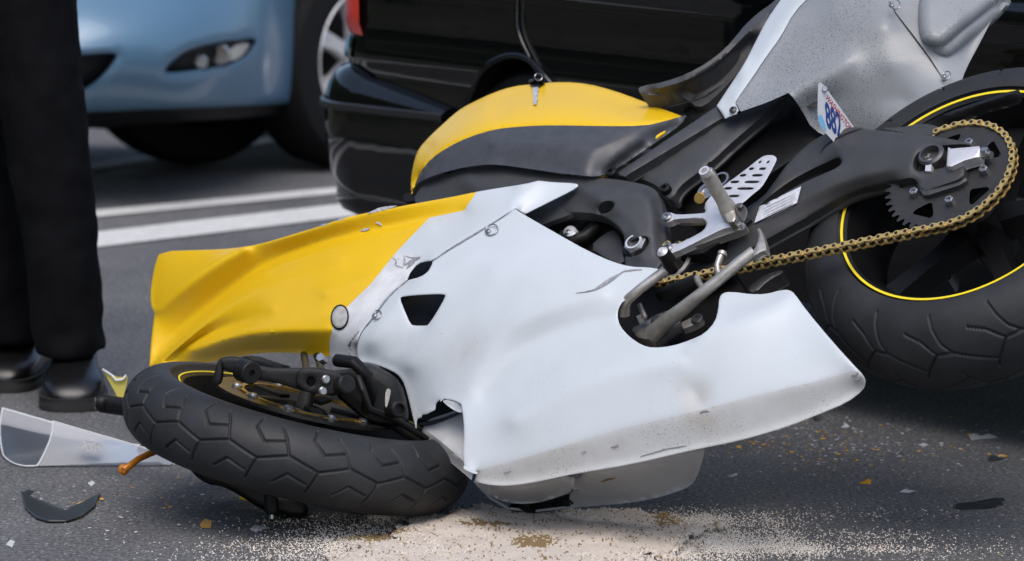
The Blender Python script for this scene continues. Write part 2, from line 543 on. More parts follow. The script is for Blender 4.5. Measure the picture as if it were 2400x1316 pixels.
# ================================================================== road
def asphalt():
    m = bpy.data.materials.new('asphalt'); m.use_nodes = True
    nt = m.node_tree; b = nt.nodes['Principled BSDF']; L = nt.links
    tc = nt.nodes.new('ShaderNodeTexCoord')
    def noise_n(s, d, r=.6):
        n = nt.nodes.new('ShaderNodeTexNoise'); n.inputs['Scale'].default_value = s; n.inputs['Detail'].default_value = d
        n.inputs['Roughness'].default_value = r; L.new(tc.outputs['Object'], n.inputs['Vector']); return n
    big = noise_n(2.2, 6, .7); fine = noise_n(120, 5, .85)
    r1 = nt.nodes.new('ShaderNodeValToRGB'); r1.color_ramp.elements[0].position = .3; r1.color_ramp.elements[1].position = .7
    r1.color_ramp.elements[0].color = (.092, .092, .095, 1); r1.color_ramp.elements[1].color = (.150, .150, .153, 1)
    L.new(big.outputs['Fac'], r1.inputs['Fac'])
    r2 = nt.nodes.new('ShaderNodeValToRGB'); r2.color_ramp.elements[0].position = .38; r2.color_ramp.elements[1].position = .64
    r2.color_ramp.elements[0].color = (.18, .18, .18, 1); r2.color_ramp.elements[1].color = (1.75, 1.75, 1.72, 1)
    e = r2.color_ramp.elements.new(.5); e.color = (.95, .95, .95, 1)
    L.new(fine.outputs['Fac'], r2.inputs['Fac'])
    mx = nt.nodes.new('ShaderNodeMix'); mx.data_type = 'RGBA'; mx.blend_type = 'MULTIPLY'; mx.inputs['Factor'].default_value = 1
    L.new(r1.outputs['Color'], mx.inputs['A']); L.new(r2.outputs['Color'], mx.inputs['B'])
    # pale aggregate chips
    vo = nt.nodes.new('ShaderNodeTexVoronoi'); vo.inputs['Scale'].default_value = 130; L.new(tc.outputs['Object'], vo.inputs['Vector'])
    sel = nt.nodes.new('ShaderNodeSeparateColor'); L.new(vo.outputs['Color'], sel.inputs[0])
    g1 = nt.nodes.new('ShaderNodeMath'); g1.operation = 'GREATER_THAN'; g1.inputs[1].default_value = .84; L.new(sel.outputs[0], g1.inputs[0])
    g2 = nt.nodes.new('ShaderNodeMath'); g2.operation = 'LESS_THAN'; g2.inputs[1].default_value = .33; L.new(vo.outputs['Distance'], g2.inputs[0])
    gm = nt.nodes.new('ShaderNodeMath'); gm.operation = 'MULTIPLY'; L.new(g1.outputs[0], gm.inputs[0]); L.new(g2.outputs[0], gm.inputs[1])
    mx2 = nt.nodes.new('ShaderNodeMix'); mx2.data_type = 'RGBA'; L.new(gm.outputs[0], mx2.inputs['Factor'])
    L.new(mx.outputs['Result'], mx2.inputs['A']); mx2.inputs['B'].default_value = (.30, .295, .28, 1)
    L.new(mx2.outputs['Result'], b.inputs['Base Color'])
    b.inputs['Roughness'].default_value = .78; b.inputs['Specular IOR Level'].default_value = .4
    bp = nt.nodes.new('ShaderNodeBump'); bp.inputs['Strength'].default_value = .8; bp.inputs['Distance'].default_value = .004
    L.new(fine.outputs['Fac'], bp.inputs['Height']); L.new(bp.outputs[0], b.inputs['Normal'])
    return m
ASPH = asphalt()
road = mk('road', [(-300, -300, 0), (300, -300, 0), (300, 300, 0), (-300, 300, 0)], [(0, 1, 2, 3)], ASPH, None, False)
tag(road, kind='structure')
LINEP = pm('road_line_paint', (.62, .62, .60), .7, c2=(.50, .50, .48), nscale=30, bump=.3, bscale=150, specks=(90, .64, (.10, .10, .10), 6, .5))
def stripe(p0, p1, q0, q1, z=.004, ext=3.0):
    a, b = G(*map(np.array, map(float, p0))), G(*map(np.array, map(float, p1)))
    c, d = G(*map(np.array, map(float, q0))), G(*map(np.array, map(float, q1)))
    u = (b - a) / np.linalg.norm(b - a)
    v = (d - c) / np.linalg.norm(d - c); v = (u + v) / np.linalg.norm(u + v)
    A0, A1, C0, C1 = a - v * ext, b + v * ext, c - v * ext, d + v * ext
    n = 60
    V = []
    for i in range(n + 1):
        t = i / n
        for k, (p, q) in enumerate(((A0, A1), (C0, C1))):
            w = p * (1 - t) + q * t
            w = w + np.array([0, rng.normal(0, .002), 0]); V.append((w[0], w[1], z))
    o = mk('road_marking', V, [(2 * i, 2 * i + 2, 2 * i + 3, 2 * i + 1) for i in range(n)], LINEP, None, False)
    return tag(o, kind='structure')
stripe((215, 545), (800, 484), (215, 588), (800, 510))
stripe((205, 498), (800, 441), (205, 514), (800, 456))
stripe((190, 388), (620, 326), (190, 405), (620, 340))

# dark belt of trees along the verge
def belt():
    V = []; Fc = []; n = 90; m = 14
    for i in range(n):
        for j in range(m):
            y = -30 + i * 1.1; zq = j * .6
            b_ = noise.noise(Vector((y * .35, zq * .5, 3.1))) * 1.6 + noise.noise(Vector((y * 1.3, zq * 1.5, 7.7))) * .6
            V.append((-15 + b_ - .25 * (j - 7) ** 2 * .05, y, zq * (1 + .12 * noise.noise(Vector((y * .4, 0, 1))))))
    for i in range(n - 1):
        for j in range(m - 1): Fc.append((i * m + j, (i + 1) * m + j, (i + 1) * m + j + 1, i * m + j + 1))
    o = mk('tree_belt', V, Fc, pm('belt_foliage', (.035, .055, .018), .9, c2=(.06, .085, .03), nscale=2.5, bump=1, bscale=4), None, True, None, 0)
    tag(o, 'dark green tree belt along the verge, mirrored in the black car', 'trees', kind='stuff')
belt()
# grass verge and a dark tree belt behind the photographer's left, seen only as reflections in the black car
GRASS = pm('verge_grass', (.022, .034, .012), .9, c2=(.10, .095, .07), nscale=.8)
verge = mk('grass_verge', [(-60, -40, .02), (-2.7, -40, .02), (-2.7, 60, .02), (-60, 60, .02), (-60, -40, -.2), (-2.7, -40, -.2), (-2.7, 60, -.2), (-60, 60, -.2)], [(0, 1, 2, 3), (1, 5, 6, 2)], GRASS, None, False)
tag(verge, kind='structure')

# ================================================================== absorbent granules spilled on the road
SAND = pm('pale_absorbent_granules', (.70, .62, .54), .95, c2=(.58, .50, .42), nscale=420, bump=.9, bscale=600, detail=2)
SANDT = pm('wet_tan_granules', (.30, .20, .09), .9, c2=(.20, .13, .05), nscale=420, bump=.9, bscale=600, detail=2)
def g2(px, py): return G(np.array(float(px)), np.array(float(py)))[:2]
sand_core = np.array([(760, 1330), (830, 1290), (880, 1262), (930, 1244), (1000, 1225), (1080, 1206), (1150, 1200), (1230, 1203), (1300, 1210), (1370, 1206), (1450, 1207), (1540, 1212), (1620, 1226), (1680, 1245), (1660, 1275), (1640, 1300), (1560, 1330), (1500, 1400), (760, 1400)], float)
core_w = np.array([g2(x, y) for x, y in sand_core])
def sand_density(P):
    """share of the road covered, from where the spill lies"""
    d = dist_poly(P, core_w); ins = inside(core_w, P)
    sd = np.where(ins, d, -d)
    nz = np.array([noise.noise(Vector((p[0] * 9, p[1] * 5, 1.7))) for p in P])
    nz2 = np.array([noise.noise(Vector((p[0] * 30, p[1] * 18, 4.2))) for p in P])
    return sd, nz, nz2
lo = core_w.min(0) - .02; hi = core_w.max(0) + .02
gx, gy = np.meshgrid(np.arange(lo[0], hi[0], .003), np.arange(lo[1], hi[1], .006), indexing='ij')
P = np.c_[gx.ravel(), gy.ravel()]
sd_, nz, nz2 = sand_density(P)
bare = np.array([g2(1130, 1272), g2(1000, 1268), g2(1330, 1300)])
hgt = np.clip((sd_ + nz * .03 + nz2 * .045) / .05, -1, 1)
hgt = hgt + rng.normal(0, .22, len(P))
hole = np.zeros(len(P))
for b_, rx, ry in zip(bare, (.09, .05, .04), (.030, .02, .03)):
    hole = np.maximum(hole, 1 - ((P[:, 0] - b_[0]) / rx) ** 2 - ((P[:, 1] - b_[1]) / ry) ** 2)
z = .003 + .013 * np.sqrt(np.clip(hgt, 0, 1)) + rng.normal(0, .0006, len(P)) + (.006 * nz + .005 * nz2) * np.clip(hgt, 0, 1)
Pz = np.c_[P, z].reshape(gx.shape + (3,))
msk = (hgt.reshape(gx.shape) > 0)
mk_ = msk[:-1, :-1] & msk[1:, :-1] & msk[:-1, 1:] & msk[1:, 1:]
sandpile = grid_mesh('granule_spill', Pz, [SAND, SANDT], None, sharp=0, mask=mk_)
tan = [(g2(1140, 1251), .06, .035), (g2(1250, 1290), .05, .08), (g2(1556, 1235), .03, .10), (g2(905, 1262), .06, .03)]
ctr = np.array([p.center[:2] for p in sandpile.data.polygons])
tz = np.zeros(len(ctr))
for c_, rx, ry in tan: tz = np.maximum(tz, 1 - ((ctr[:, 0] - c_[0]) / rx) ** 2 - ((ctr[:, 1] - c_[1]) / ry) ** 2)
tzn = np.array([noise.noise(Vector((p[0] * 50, p[1] * 25, 9.))) for p in ctr])
sandpile.data.polygons.foreach_set('material_index', ((tz + tzn * .6 + rng.normal(0, .35, len(ctr))) > .55).astype(np.int32))
tag(sandpile, 'low pile of pale absorbent granules under the white fairing', 'granules', kind='stuff')

def scatter_grains(name, pts, size, mats, idx, z0=.0, flat=.8):
    n = len(pts)
    base = np.array([(1, 0, -.35), (-.5, .87, -.35), (-.5, -.87, -.35), (0, 0, 1)], float)
    ang = rng.uniform(0, 6.28, n); sz = size * rng.uniform(.5, 1.35, n)
    c, s_ = np.cos(ang), np.sin(ang)
    V = np.zeros((n, 4, 3))
    V[..., 0] = (base[:, 0] * c[:, None] - base[:, 1] * s_[:, None]) * sz[:, None]
    V[..., 1] = (base[:, 0] * s_[:, None] + base[:, 1] * c[:, None]) * sz[:, None]
    V[..., 2] = (base[:, 2] + .35) * sz[:, None] * flat
    V[..., 0] += pts[:, 0, None]; V[..., 1] += pts[:, 1, None]; V[..., 2] += z0 + .0005
    k = np.arange(n)[:, None] * 4
    Fc = np.concatenate([k + np.array([[0, 1, 3]]), k + np.array([[1, 2, 3]]), k + np.array([[2, 0, 3]])], 1).reshape(-1, 3)
    return mk(name, V.reshape(-1, 3), Fc, mats, None, False, np.repeat(idx, 3))
# grain clouds: (centre px, spread px, count)
cl_ = [((1180, 1230), (260, 12), 4200), ((900, 1280), (110, 24), 10000), ((760, 1300), (130, 18), 2200), ((1620, 1262), (110, 26), 9000), ((1760, 1284), (130, 12), 6000), ((1960, 1290), (150, 5), 700), ((1930, 1256), (140, 7), 700), ((1620, 1222), (110, 9), 2200), ((1500, 1300), (120, 20), 7000), ((2100, 1290), (190, 22), 700), ((600, 1290), (160, 24), 450), ((1750, 1205), (260, 9), 600), ((1300, 1220), (240, 8), 2500)]
gp = []
for (cx, cy), (sx, sy), n in cl_:
    q = np.c_[rng.normal(cx, sx, n), rng.normal(cy, sy, n)]
    q = q[(q[:, 1] > 1150) & (q[:, 1] < 1400)]
    gp.append(G(q[:, 0], q[:, 1])[:, :2])
gp = np.vstack(gp)
nzg = np.array([noise.noise(Vector((p[0] * 14, p[1] * 5, 2.2))) for p in gp])
gp = gp[nzg * .6 + rng.normal(0, .3, len(gp)) > -.15]
tzg = np.zeros(len(gp))
for c_, rx, ry in tan: tzg = np.maximum(tzg, 1 - ((gp[:, 0] - c_[0]) / rx / 1.5) ** 2 - ((gp[:, 1] - c_[1]) / ry / 1.5) ** 2)
SANDG = pm('granule', (.66, .60, .53), .95); SANDGT = pm('tan_granule', (.36, .25, .11), .95)
gr = scatter_grains('loose_granules', gp, .0015, [SANDG, SANDGT], (tzg + rng.normal(0, .25, len(gp)) > .4).astype(int))
k_ = 16000
top_p = np.c_[rng.uniform(lo[0], hi[0], k_), rng.uniform(lo[1], hi[1], k_)]
sdt, nzt, nzt2 = sand_density(top_p)
top_p = top_p[sdt + nzt * .03 + nzt2 * .045 > .012]
tzt = np.zeros(len(top_p))
for c_, rx, ry in tan: tzt = np.maximum(tzt, 1 - ((top_p[:, 0] - c_[0]) / rx / 1.2) ** 2 - ((top_p[:, 1] - c_[1]) / ry / 1.2) ** 2)
gt = scatter_grains('heaped_granules', top_p, .0016, [SANDG, SANDGT], (tzt + rng.normal(0, .3, len(top_p)) > .45).astype(int), .012)
tag(gt, 'coarse grains on top of the pale granule pile', 'granules', kind='stuff')
tag(gr, 'loose pale absorbent grains sprinkled over the asphalt', 'granules', kind='stuff')

# ================================================================== black car
BPAINT = pm('black_car_paint', (.003, .0032, .0038), .035, coat=0.0, spec=.62, bump=.55, bscale=3.2)
BTRIM = pm('black_car_trim', (.02, .02, .022), .35)
GLASSY = pm('red_lamp_lens', (.80, .05, .025), .35, coat=.2, c2=(.62, .03, .015), nscale=60)
CHROME = pm('chrome_trim', (.6, .6, .62), .12, metal=1.0)
AL = math.radians(52)
hd = np.array([math.cos(AL), -math.sin(AL), 0]); sdv = np.array([-math.sin(AL), -math.cos(AL), 0])   # heading, outward side
bc0 = W(np.array(940.), np.array(240.), 9.05)                       # point on the side just behind the wheel arch
corner = bc0 - hd * .33; corner[2] = 0
bcar = thing('black_sedan', corner + hd * .6 - sdv * .8, 'black sedan with red tail lamp parked behind the motorcycle', 'car')
def plan(t, off=0.0, r=.22):
    """plan line of the car body: t<0 along the rear face, 0..1 round the corner, then forward along the side"""
    t = np.asarray(t, float)
    th = np.clip(t, 0, 1) * math.pi / 2
    c = corner + hd * r - sdv * r
    p = c + (-hd[None] * np.cos(th)[:, None] + sdv[None] * np.sin(th)[:, None]) * (r + off)
    p = p + np.where(t < 0, t, 0)[:, None] * sdv * .9 + np.where(t > 1, t - 1, 0)[:, None] * hd
    return p
ts = np.r_[np.linspace(-1.6, 0, 8), np.linspace(.04, 1, 26), np.linspace(1.012, 2.0, 84), np.linspace(2.05, 3.6, 26)]
wc_t = 1 + .52                                                       # wheel centre along the side
def side_off(z): return -.05 * np.clip((z - .70) / .4, 0, 1) ** 1.8 - .05 * np.clip((.45 - z) / .3, 0, 1) ** 1.5 + .012 * np.exp(-((z - .80) / .03) ** 2) + .010 * np.exp(-((z - .605) / .028) ** 2)
zs = np.r_[np.linspace(.22, .95, 70), np.linspace(.97, 1.0, 3)]
Pg = np.zeros((len(ts), len(zs), 3))
for j, zz in enumerate(zs):
    p = plan(ts, side_off(zz) - .045 * (zz < .0)); p[:, 2] = zz; Pg[:, j] = p
tm = (ts[:-1] + ts[1:]) / 2; zm = (zs[:-1] + zs[1:]) / 2
TM, ZM = np.meshgrid(tm, zm, indexing='ij')
AR, AZ, ARZ = .225, .30, .335
arch = ((TM - wc_t) / AR) ** 2 + (np.clip(ZM - AZ, 0, 9) / ARZ) ** 2 < 1
bump_cut = (TM < wc_t - AR + .005) & (ZM < .49)
body = grid_mesh('body', Pg, BPAINT, bcar, mask=~(arch | bump_cut), sharp=60)
# upper deck closes the body above the picture
deck = plan(ts, side_off(1.0)); deck[:, 2] = 1.0
inn = deck - sdv * .7 + np.array([0, 0, .06])
grid_mesh('boot_lid', np.stack([deck, inn], 1), BPAINT, bcar)
# arch lip
tl = np.linspace(math.radians(-12), math.radians(192), 50)
def side_pt(t, z, off=0.0):
    p = plan(np.array([t]), float(side_off(np.array(z))) + off)[0]; p[2] = z; return p
lip = np.array([side_pt(wc_t + (AR + .004) * math.cos(a), AZ + (ARZ + .004) * math.sin(a), .006) for a in tl if AZ + ARZ * math.sin(a) > .23])
tube('arch_lip', lip, .007, BPAINT, bcar, 10)
linr = np.stack([lip, lip - sdv * .25], 1)
grid_mesh('arch_liner', linr, BLACK, bcar)
wcen = side_pt(wc_t, .31); wcen = wcen - sdv * .12
lathe('rear_tyre', [(.19, .09), (.24, .105), (.285, .10), (.305, .07), (.31, 0), (.305, -.07), (.285, -.10), (.19, -.09)], wcen, sdv, RUBBER, bcar, 60)
lathe('rear_wheel_rim', [(.19, .085), (.17, .05), (.06, .06), (.0001, .065)], wcen, sdv, STEELDK, bcar, 50)
wall_in = plan(np.array([-.9, 3.6]), -.45)
mk('underbody', [tuple(wall_in[0][:2]) + (.2,), tuple(wall_in[1][:2]) + (.2,), tuple(wall_in[1][:2]) + (.9,), tuple(wall_in[0][:2]) + (.9,)], [(0, 1, 2, 3)], BLACK, bcar, False)
fl = plan(np.array([-1.2, 0.5, 1.5, 3.4]), -.12); fl2 = fl - sdv * 1.3
mk('floor_pan', [tuple(p[:2]) + (.23,) for p in fl] + [tuple(p[:2]) + (.23,) for p in fl2], [(0, 1, 5, 4), (1, 2, 6, 5), (2, 3, 7, 6)], BLACK, bcar, False)
# bumper
tb = np.r_[np.linspace(-1.5, 0, 10), np.linspace(.04, 1, 30), np.linspace(1.01, wc_t - AR - .002, 10)]
prof_b = [(.578, -.03), (.577, -.004), (.570, .016), (.556, .032), (.536, .043), (.514, .050), (.500, .052), (.484, .052), (.476, .052), (.440, .052), (.40, .050), (.34, .038), (.30, .026), (.285, .030), (.262, .016), (.25, -.01)]
Pb = np.zeros((len(tb), len(prof_b), 3))
kb = 1 - np.clip((tb - .75) / (wc_t - AR - .75), 0, 1) ** 1.6 * .85
for j, (zz, of) in enumerate(prof_b):
    p = plan(tb, 0.0); p = p + (plan(tb, 1.0) - p) * (of * (.3 + .7 * kb) + .006)[:, None]; p[:, 2] = np.where(zz > .5, .5 + (zz - .5) * kb, zz); Pb[:, j] = p
Pb = np.concatenate([Pb, Pb[-1:] - sdv * .10 - hd * .004], 0)
bmp_ = grid_mesh('rear_bumper', Pb, BPAINT, bcar, sharp=50)
pm_ = np.zeros((len(tb), 4, 3))
for j, (zz, of) in enumerate(((.503, .053), (.500, .061), (.487, .062), (.484, .053))):
    p = plan(tb, 0.0); p = p + (plan(tb, 1.0) - p) * (of * (.3 + .7 * kb) + .007)[:, None]; p[:, 2] = zz; pm_[:, j] = p
grid_mesh('bumper_moulding', pm_, BTRIM, bmp_)
# tail lamp on the corner
tt_ = np.linspace(.2, .93, 16); zt = np.linspace(.645, .98, 14)
Pt = np.zeros((16, 14, 3))
for j, zz in enumerate(zt):
    p = plan(tt_ - .10 * (zz - .64), float(side_off(np.array(zz))) + .012 - .010 * (j in (0, 13))); p[:, 2] = zz; Pt[:, j] = p
grid_mesh('tail_lamp', Pt, GLASSY, bcar)
tt_ = np.linspace(.5, .82, 8); Pt = np.zeros((8, 4, 3))
for j, zz in enumerate((.592, .600, .628, .636)):
    p = plan(tt_, float(side_off(np.array(zz))) + .006); p[:, 2] = zz; Pt[:, j] = p
grid_mesh('side_reflector', Pt, CHROME, bcar)
# rear door edge with its moulded lip
door_l = [side_pt(1.51, .99, .003), side_pt(1.51, .73, .003), side_pt(1.517, .685, .003), side_pt(1.555, .64, .003), side_pt(1.61, .595, .003), side_pt(1.66, .53, .003), side_pt(1.68, .25, 0)]
tube('door_edge', chaikin(door_l, 2, False), .0055, BPAINT, bcar, 8)
tube('door_gap', chaikin([p + hd * .018 - sdv * .002 for p in door_l], 2, False), .004, BLACK, bcar, 6)
tube('front_door_gap', chaikin([side_pt(2.42, .99, .001), side_pt(2.42, .7, .001), side_pt(2.42, .25, .001)], 1, False), .0035, BLACK, bcar, 6)
tube('side_moulding', [side_pt(t, .47, .004) for t in np.linspace(1.76, 3.5, 12)], .014, BTRIM, bcar, 8)

# ================================================================== blue car
BLUE = pm('blue_car_paint', (.082, .165, .255), .36, metal=.1, coat=.35, c2=(.085, .17, .26), nscale=2)
PSI = math.radians(50)
bh = np.array([-math.cos(PSI), -math.sin(PSI), 0]); bs = np.array([math.sin(PSI), -math.cos(PSI), 0])      # heading, car's left
bl = thing('blue_sedan', G(np.array(420.), np.array(440.)), 'light blue sedan with fog lamp standing behind the person in black trousers', 'car')
blY = rbf([[(-400, 100, 11.15), (-100, 100, 10.86), (150, 100, 10.80), (300, 100, 10.83), (450, 100, 10.96), (560, 100, 11.14), (640, 100, 11.36), (700, 100, 11.75), (720, 100, 12.0)],
           [(-400, -260, 11.5), (150, -260, 11.12), (450, -260, 11.28), (700, -260, 12.0)], [(-400, 0, 11.22), (150, 0, 10.88), (450, 0, 11.04), (700, 0, 11.82)],
           [(-400, 285, 11.25), (150, 262, 10.92), (450, 254, 11.06), (640, 245, 11.46), (700, 240, 11.86)], [(-400, 240, 11.16), (150, 225, 10.81), (450, 218, 10.96), (700, 210, 11.76)],
           [(200, 20, 10.84), (330, 28, 10.86), (520, 8, 11.06), (640, -12, 11.34)]])
def BL(x, y, s): return W(x, y, blY(x, y) + .35 - np.asarray(s))
fog_out = [(386, 168), (392, 158), (410, 140), (440, 119), (500, 103), (560, 95), (592, 92), (597, 98), (588, 118), (565, 140), (530, 154), (470, 164), (410, 171)]
bumper = panel('front_bumper', [(-420, -260), (705, -260), (705, -260), (700, -100), (708, 60), (704, 150), (694, 241), (694, 241), (600, 248), (450, 254), (300, 259), (180, 265), (0, 273), (-420, 292), (-420, 292)], lambda x, y: np.zeros(len(x)), BLUE, bl,
      holes=[fog_out, [(-300, 138), (100, 133), (200, 131), (273, 125), (268, 140), (250, 166), (222, 195), (185, 217), (100, 236), (-300, 250)]], grid=16, ch=1, thick=.012, mapf=BL, back=np.array([0, -1.0, 0]), bev=.03, bw=16, smooth=0)
panel('lower_grille', [(-320, 120), (290, 110), (280, 160), (200, 235), (-320, 265)], lambda x, y: np.full(len(x), -.07), BLACK, bl, grid=40, thick=.01, mapf=BL, back=np.array([0, -1.0, 0]))
fogh = panel('fog_lamp', [(375, 178), (385, 140), (440, 105), (560, 85), (605, 82), (600, 120), (570, 150), (470, 172)], lambda x, y: np.full(len(x), -.055), MATTBLACK, bl, grid=14, thick=.01, mapf=BL, back=np.array([0, -1.0, 0]))
cyl('fog_lens', BL(np.array([515.]), np.array([128.]), np.array([-.05]))[0], np.array([.1, -1, .05]), .030, .02, pm('fog_glass', (.22, .22, .23), .1, metal=.4, coat=1), fogh, 24, .3, .02)
cyl('fog_bulb_shroud', BL(np.array([470.]), np.array([145.]), np.array([-.05]))[0], np.array([.1, -1, .05]), .020, .015, STEEL, fogh, 20, .3, .012)
panel('fog_reflector', [(540, 108), (588, 100), (580, 118), (560, 138), (535, 145)], lambda x, y: np.full(len(x), -.035), pm('fog_reflector_cream', (.52, .48, .42), .3), fogh, grid=10, thick=.006, mapf=BL, back=np.array([0, -1.0, 0]))
panel('lip_shade_slab', [(-400, 280), (180, 262), (330, 256), (600, 246), (690, 242), (690, 262), (600, 275), (450, 285), (325, 292), (262, 298), (250, 304), (215, 300), (0, 312), (-400, 330)], lambda x, y: np.full(len(x), -.10), BLACK, bl, grid=24, thick=1.3, mapf=BL, back=np.array([0, -1.0, 0]))  # front is the black lip; slab depth added to darken the road beneath
CARTYRE = pm('car_tyre_rubber', (.008, .008, .0085), .75, spec=.2)
def road_wheel(c, n, turn, with_rim, nm):
    nn = np.array([n[0] * math.cos(turn) - n[1] * math.sin(turn), n[0] * math.sin(turn) + n[1] * math.cos(turn), 0])
    t = lathe(nm, [(.205, .10), (.25, .11), (.295, .10), (.315, .075), (.32, 0), (.315, -.075), (.295, -.10), (.205, -.10)], c, nn, CARTYRE, bl, 60)
    if with_rim:
        r = lathe('wheel_rim', [(.212, .098), (.205, .104), (.196, .095), (.185, .05), (.18, -.05)], c, nn, ALU, t, 60)
        lathe('wheel_back', [(.18, -.02), (.0001, -.02)], c, nn, BLACK, t, 40)
        a, b, n2 = frame_of(nn)
        for k in range(7):
            th = 2 * math.pi * (k + .3) / 7
            d = math.cos(th) * a + math.sin(th) * b; q = np.cross(n2, d)
            Vs = []
            for rr, wd, zf in ((.03, .03, .075), (.12, .022, .085), (.2, .032, .08)):
                for sx, sz in ((-1, -.03), (1, -.03), (.8, 0), (-.8, 0)): Vs.append(c + d * rr + q * wd * sx + n2 * (zf + sz))
            Fs = [(i * 4 + j, i * 4 + (j + 1) % 4, i * 4 + 4 + (j + 1) % 4, i * 4 + 4 + j) for i in range(2) for j in range(4)] + [(3, 2, 1, 0), (8, 9, 10, 11)]
            mk('wheel_spoke', Vs, Fs, ALU, t, True, None, 30)
        cyl('wheel_cap', c + n2 * .05, nn, .035, .035, ALU, t, 24)
    return t
wl = W(np.array(838.), np.array(130.), 12.3); wl[2] = .32
road_wheel(wl - bs * .06, bs, 0.0, True, 'front_tyre')
wr = G(np.array(440.), np.array(388.)); wr[2] = .32
road_wheel(wr + np.array([0, .05, 0]), bs, math.radians(-24), False, 'front_tyre')
# wheel housing, sill and flank behind the wheel
def bl_box(name, x0, x1, y0, y1, z0, z1, mat):
    """car frame: x back from the wheel centre, y inwards from the flank"""
    o = wl + bs * .05
    Vb = [tuple((o - bh * x - bs * y)[:2]) + (zq,) for zq in (z0, z1) for x, y in ((x0, y0), (x1, y0), (x1, y1), (x0, y1))]
    return mk(name, Vb, [(0, 1, 2, 3), (7, 6, 5, 4), (0, 4, 5, 1), (1, 5, 6, 2), (2, 6, 7, 3), (3, 7, 4, 0)], mat, bl, False)
bl_box('wheel_housing', -.33, .36, .26, .34, .24, .95, BLACK)
bl_box('wheel_housing', -.36, .36, .0, .30, .70, .95, BLACK)
bl_box('flank', .37, 3.2, -.01, .10, .24, .95, BLUE)
bl_box('underbody', .2, 3.2, .10, 1.3, .22, .30, BLACK)
bl_box('wing', -.37, .4, -.01, .03, .68, .96, BLUE)

# ================================================================== person at the left edge
CLOTH = pm('black_trouser_cloth', (.0026, .0027, .0036), .9, c2=(.0040, .0042, .0055), nscale=20, bump=.25, bscale=900, spec=.15)
SHOE = pm('polished_black_leather', (.003, .003, .0035), .33, coat=.12, c2=(.006, .006, .0065), nscale=30, bump=.08, bscale=60)
SOLE = pm('shoe_sole', (.014, .014, .014), .7)
foot_n = G(np.array(165.), np.array(945.)); foot_f = G(np.array(40.), np.array(905.))
hip = np.array([-1.055, (foot_n[1] + foot_f[1]) / 2 + .02, .95])
pers = thing('person', (hip[0], hip[1], 0), 'person in black trousers and polished black shoes standing at the left edge', 'person')
def sect(c, rx, ry, n=22, wob=0.0, seed=0):
    th = np.linspace(0, 2 * math.pi, n, endpoint=False)
    w = 1 + wob * np.sin(3 * th + seed * 1.7) + wob * .6 * np.sin(5 * th + seed * 2.9)
    return np.c_[c[0] + rx * w * np.cos(th), c[1] + ry * w * np.sin(th), np.full(n, c[2]) + (0 if wob == 0 else wob * .1 * np.cos(th))]
def leg(foot, hipx, outer):
    S = []
    k = [(.085, .068, .098, 0.02), (.095, .070, .102, 0.02), (.13, .070, .098, .03), (.20, .072, .094, .028), (.30, .074, .092, .022), (.42, .078, .094, .02), (.52, .083, .098, .025), (.60, .086, .102, .02), (.72, .092, .108, .015), (.84, .100, .118, .01), (.93, .104, .122, .005)]
    for i, (zq, rx, ry, wb) in enumerate(k):
        t = zq / .93
        cx = foot[0] + (hipx - foot[0]) * t + (.012 * math.sin(t * 3.1)) * outer; cy = foot[1] + .10 + (hip[1] - foot[1] - .10) * t - .03 * math.sin(math.pi * t)
        S.append(sect((cx, cy, zq), rx, ry, 22, wb, i))
    return S
def loft_v(S, V, Fc, cap=True):
    o = len(V); n = len(S[0])
    for s_ in S: V += [tuple(p) for p in s_]
    for i in range(len(S) - 1):
        for k in range(n): Fc.append((o + i * n + k, o + i * n + (k + 1) % n, o + (i + 1) * n + (k + 1) % n, o + (i + 1) * n + k))
    Fc.append(tuple(o + k for k in range(n))[::-1]); Fc.append(tuple(o + (len(S) - 1) * n + k for k in range(n)))
V = []; Fc = []
loft_v(leg(foot_n, hip[0] + .085, 1), V, Fc); loft_v(leg(foot_f, hip[0] - .085, -1), V, Fc)
tor = [(.86, .17, .115), (.95, .178, .12), (1.05, .165, .115), (1.15, .17, .12), (1.30, .195, .125), (1.42, .20, .115), (1.48, .15, .09), (1.52, .065, .065), (1.58, .058, .06), (1.62, .075, .09), (1.70, .082, .10), (1.76, .07, .085), (1.79, .03, .04)]
loft_v([sect((hip[0], hip[1], a), b, c) for a, b, c in tor], V, Fc)
for sg in (-1, 1):
    arm = [((hip[0] + sg * .19, hip[1], 1.43), .06), ((hip[0] + sg * .24, hip[1] + .01, 1.30), .052), ((hip[0] + sg * .27, hip[1] + .02, 1.14), .046), ((hip[0] + sg * .28, hip[1] - .02, 1.0), .040), ((hip[0] + sg * .275, hip[1] - .06, .88), .034), ((hip[0] + sg * .27, hip[1] - .08, .80), .03)]
    loft_v([sect(c, r, r, 16) for c, r in arm[::-1]], V, Fc)
pb_ = mk('body', V, Fc, CLOTH, pers, True, None, 0)
rm = pb_.modifiers.new('remesh', 'REMESH'); rm.mode = 'VOXEL'; rm.voxel_size = .008; rm.use_smooth_shade = True
sm = pb_.modifiers.new('smooth', 'SMOOTH'); sm.iterations = 6
tex = bpy.data.textures.new('cloth_folds', 'CLOUDS'); tex.noise_scale = .11
dm = pb_.modifiers.new('folds', 'DISPLACE'); dm.texture = tex; dm.strength = .02; dm.texture_coords = 'GLOBAL'
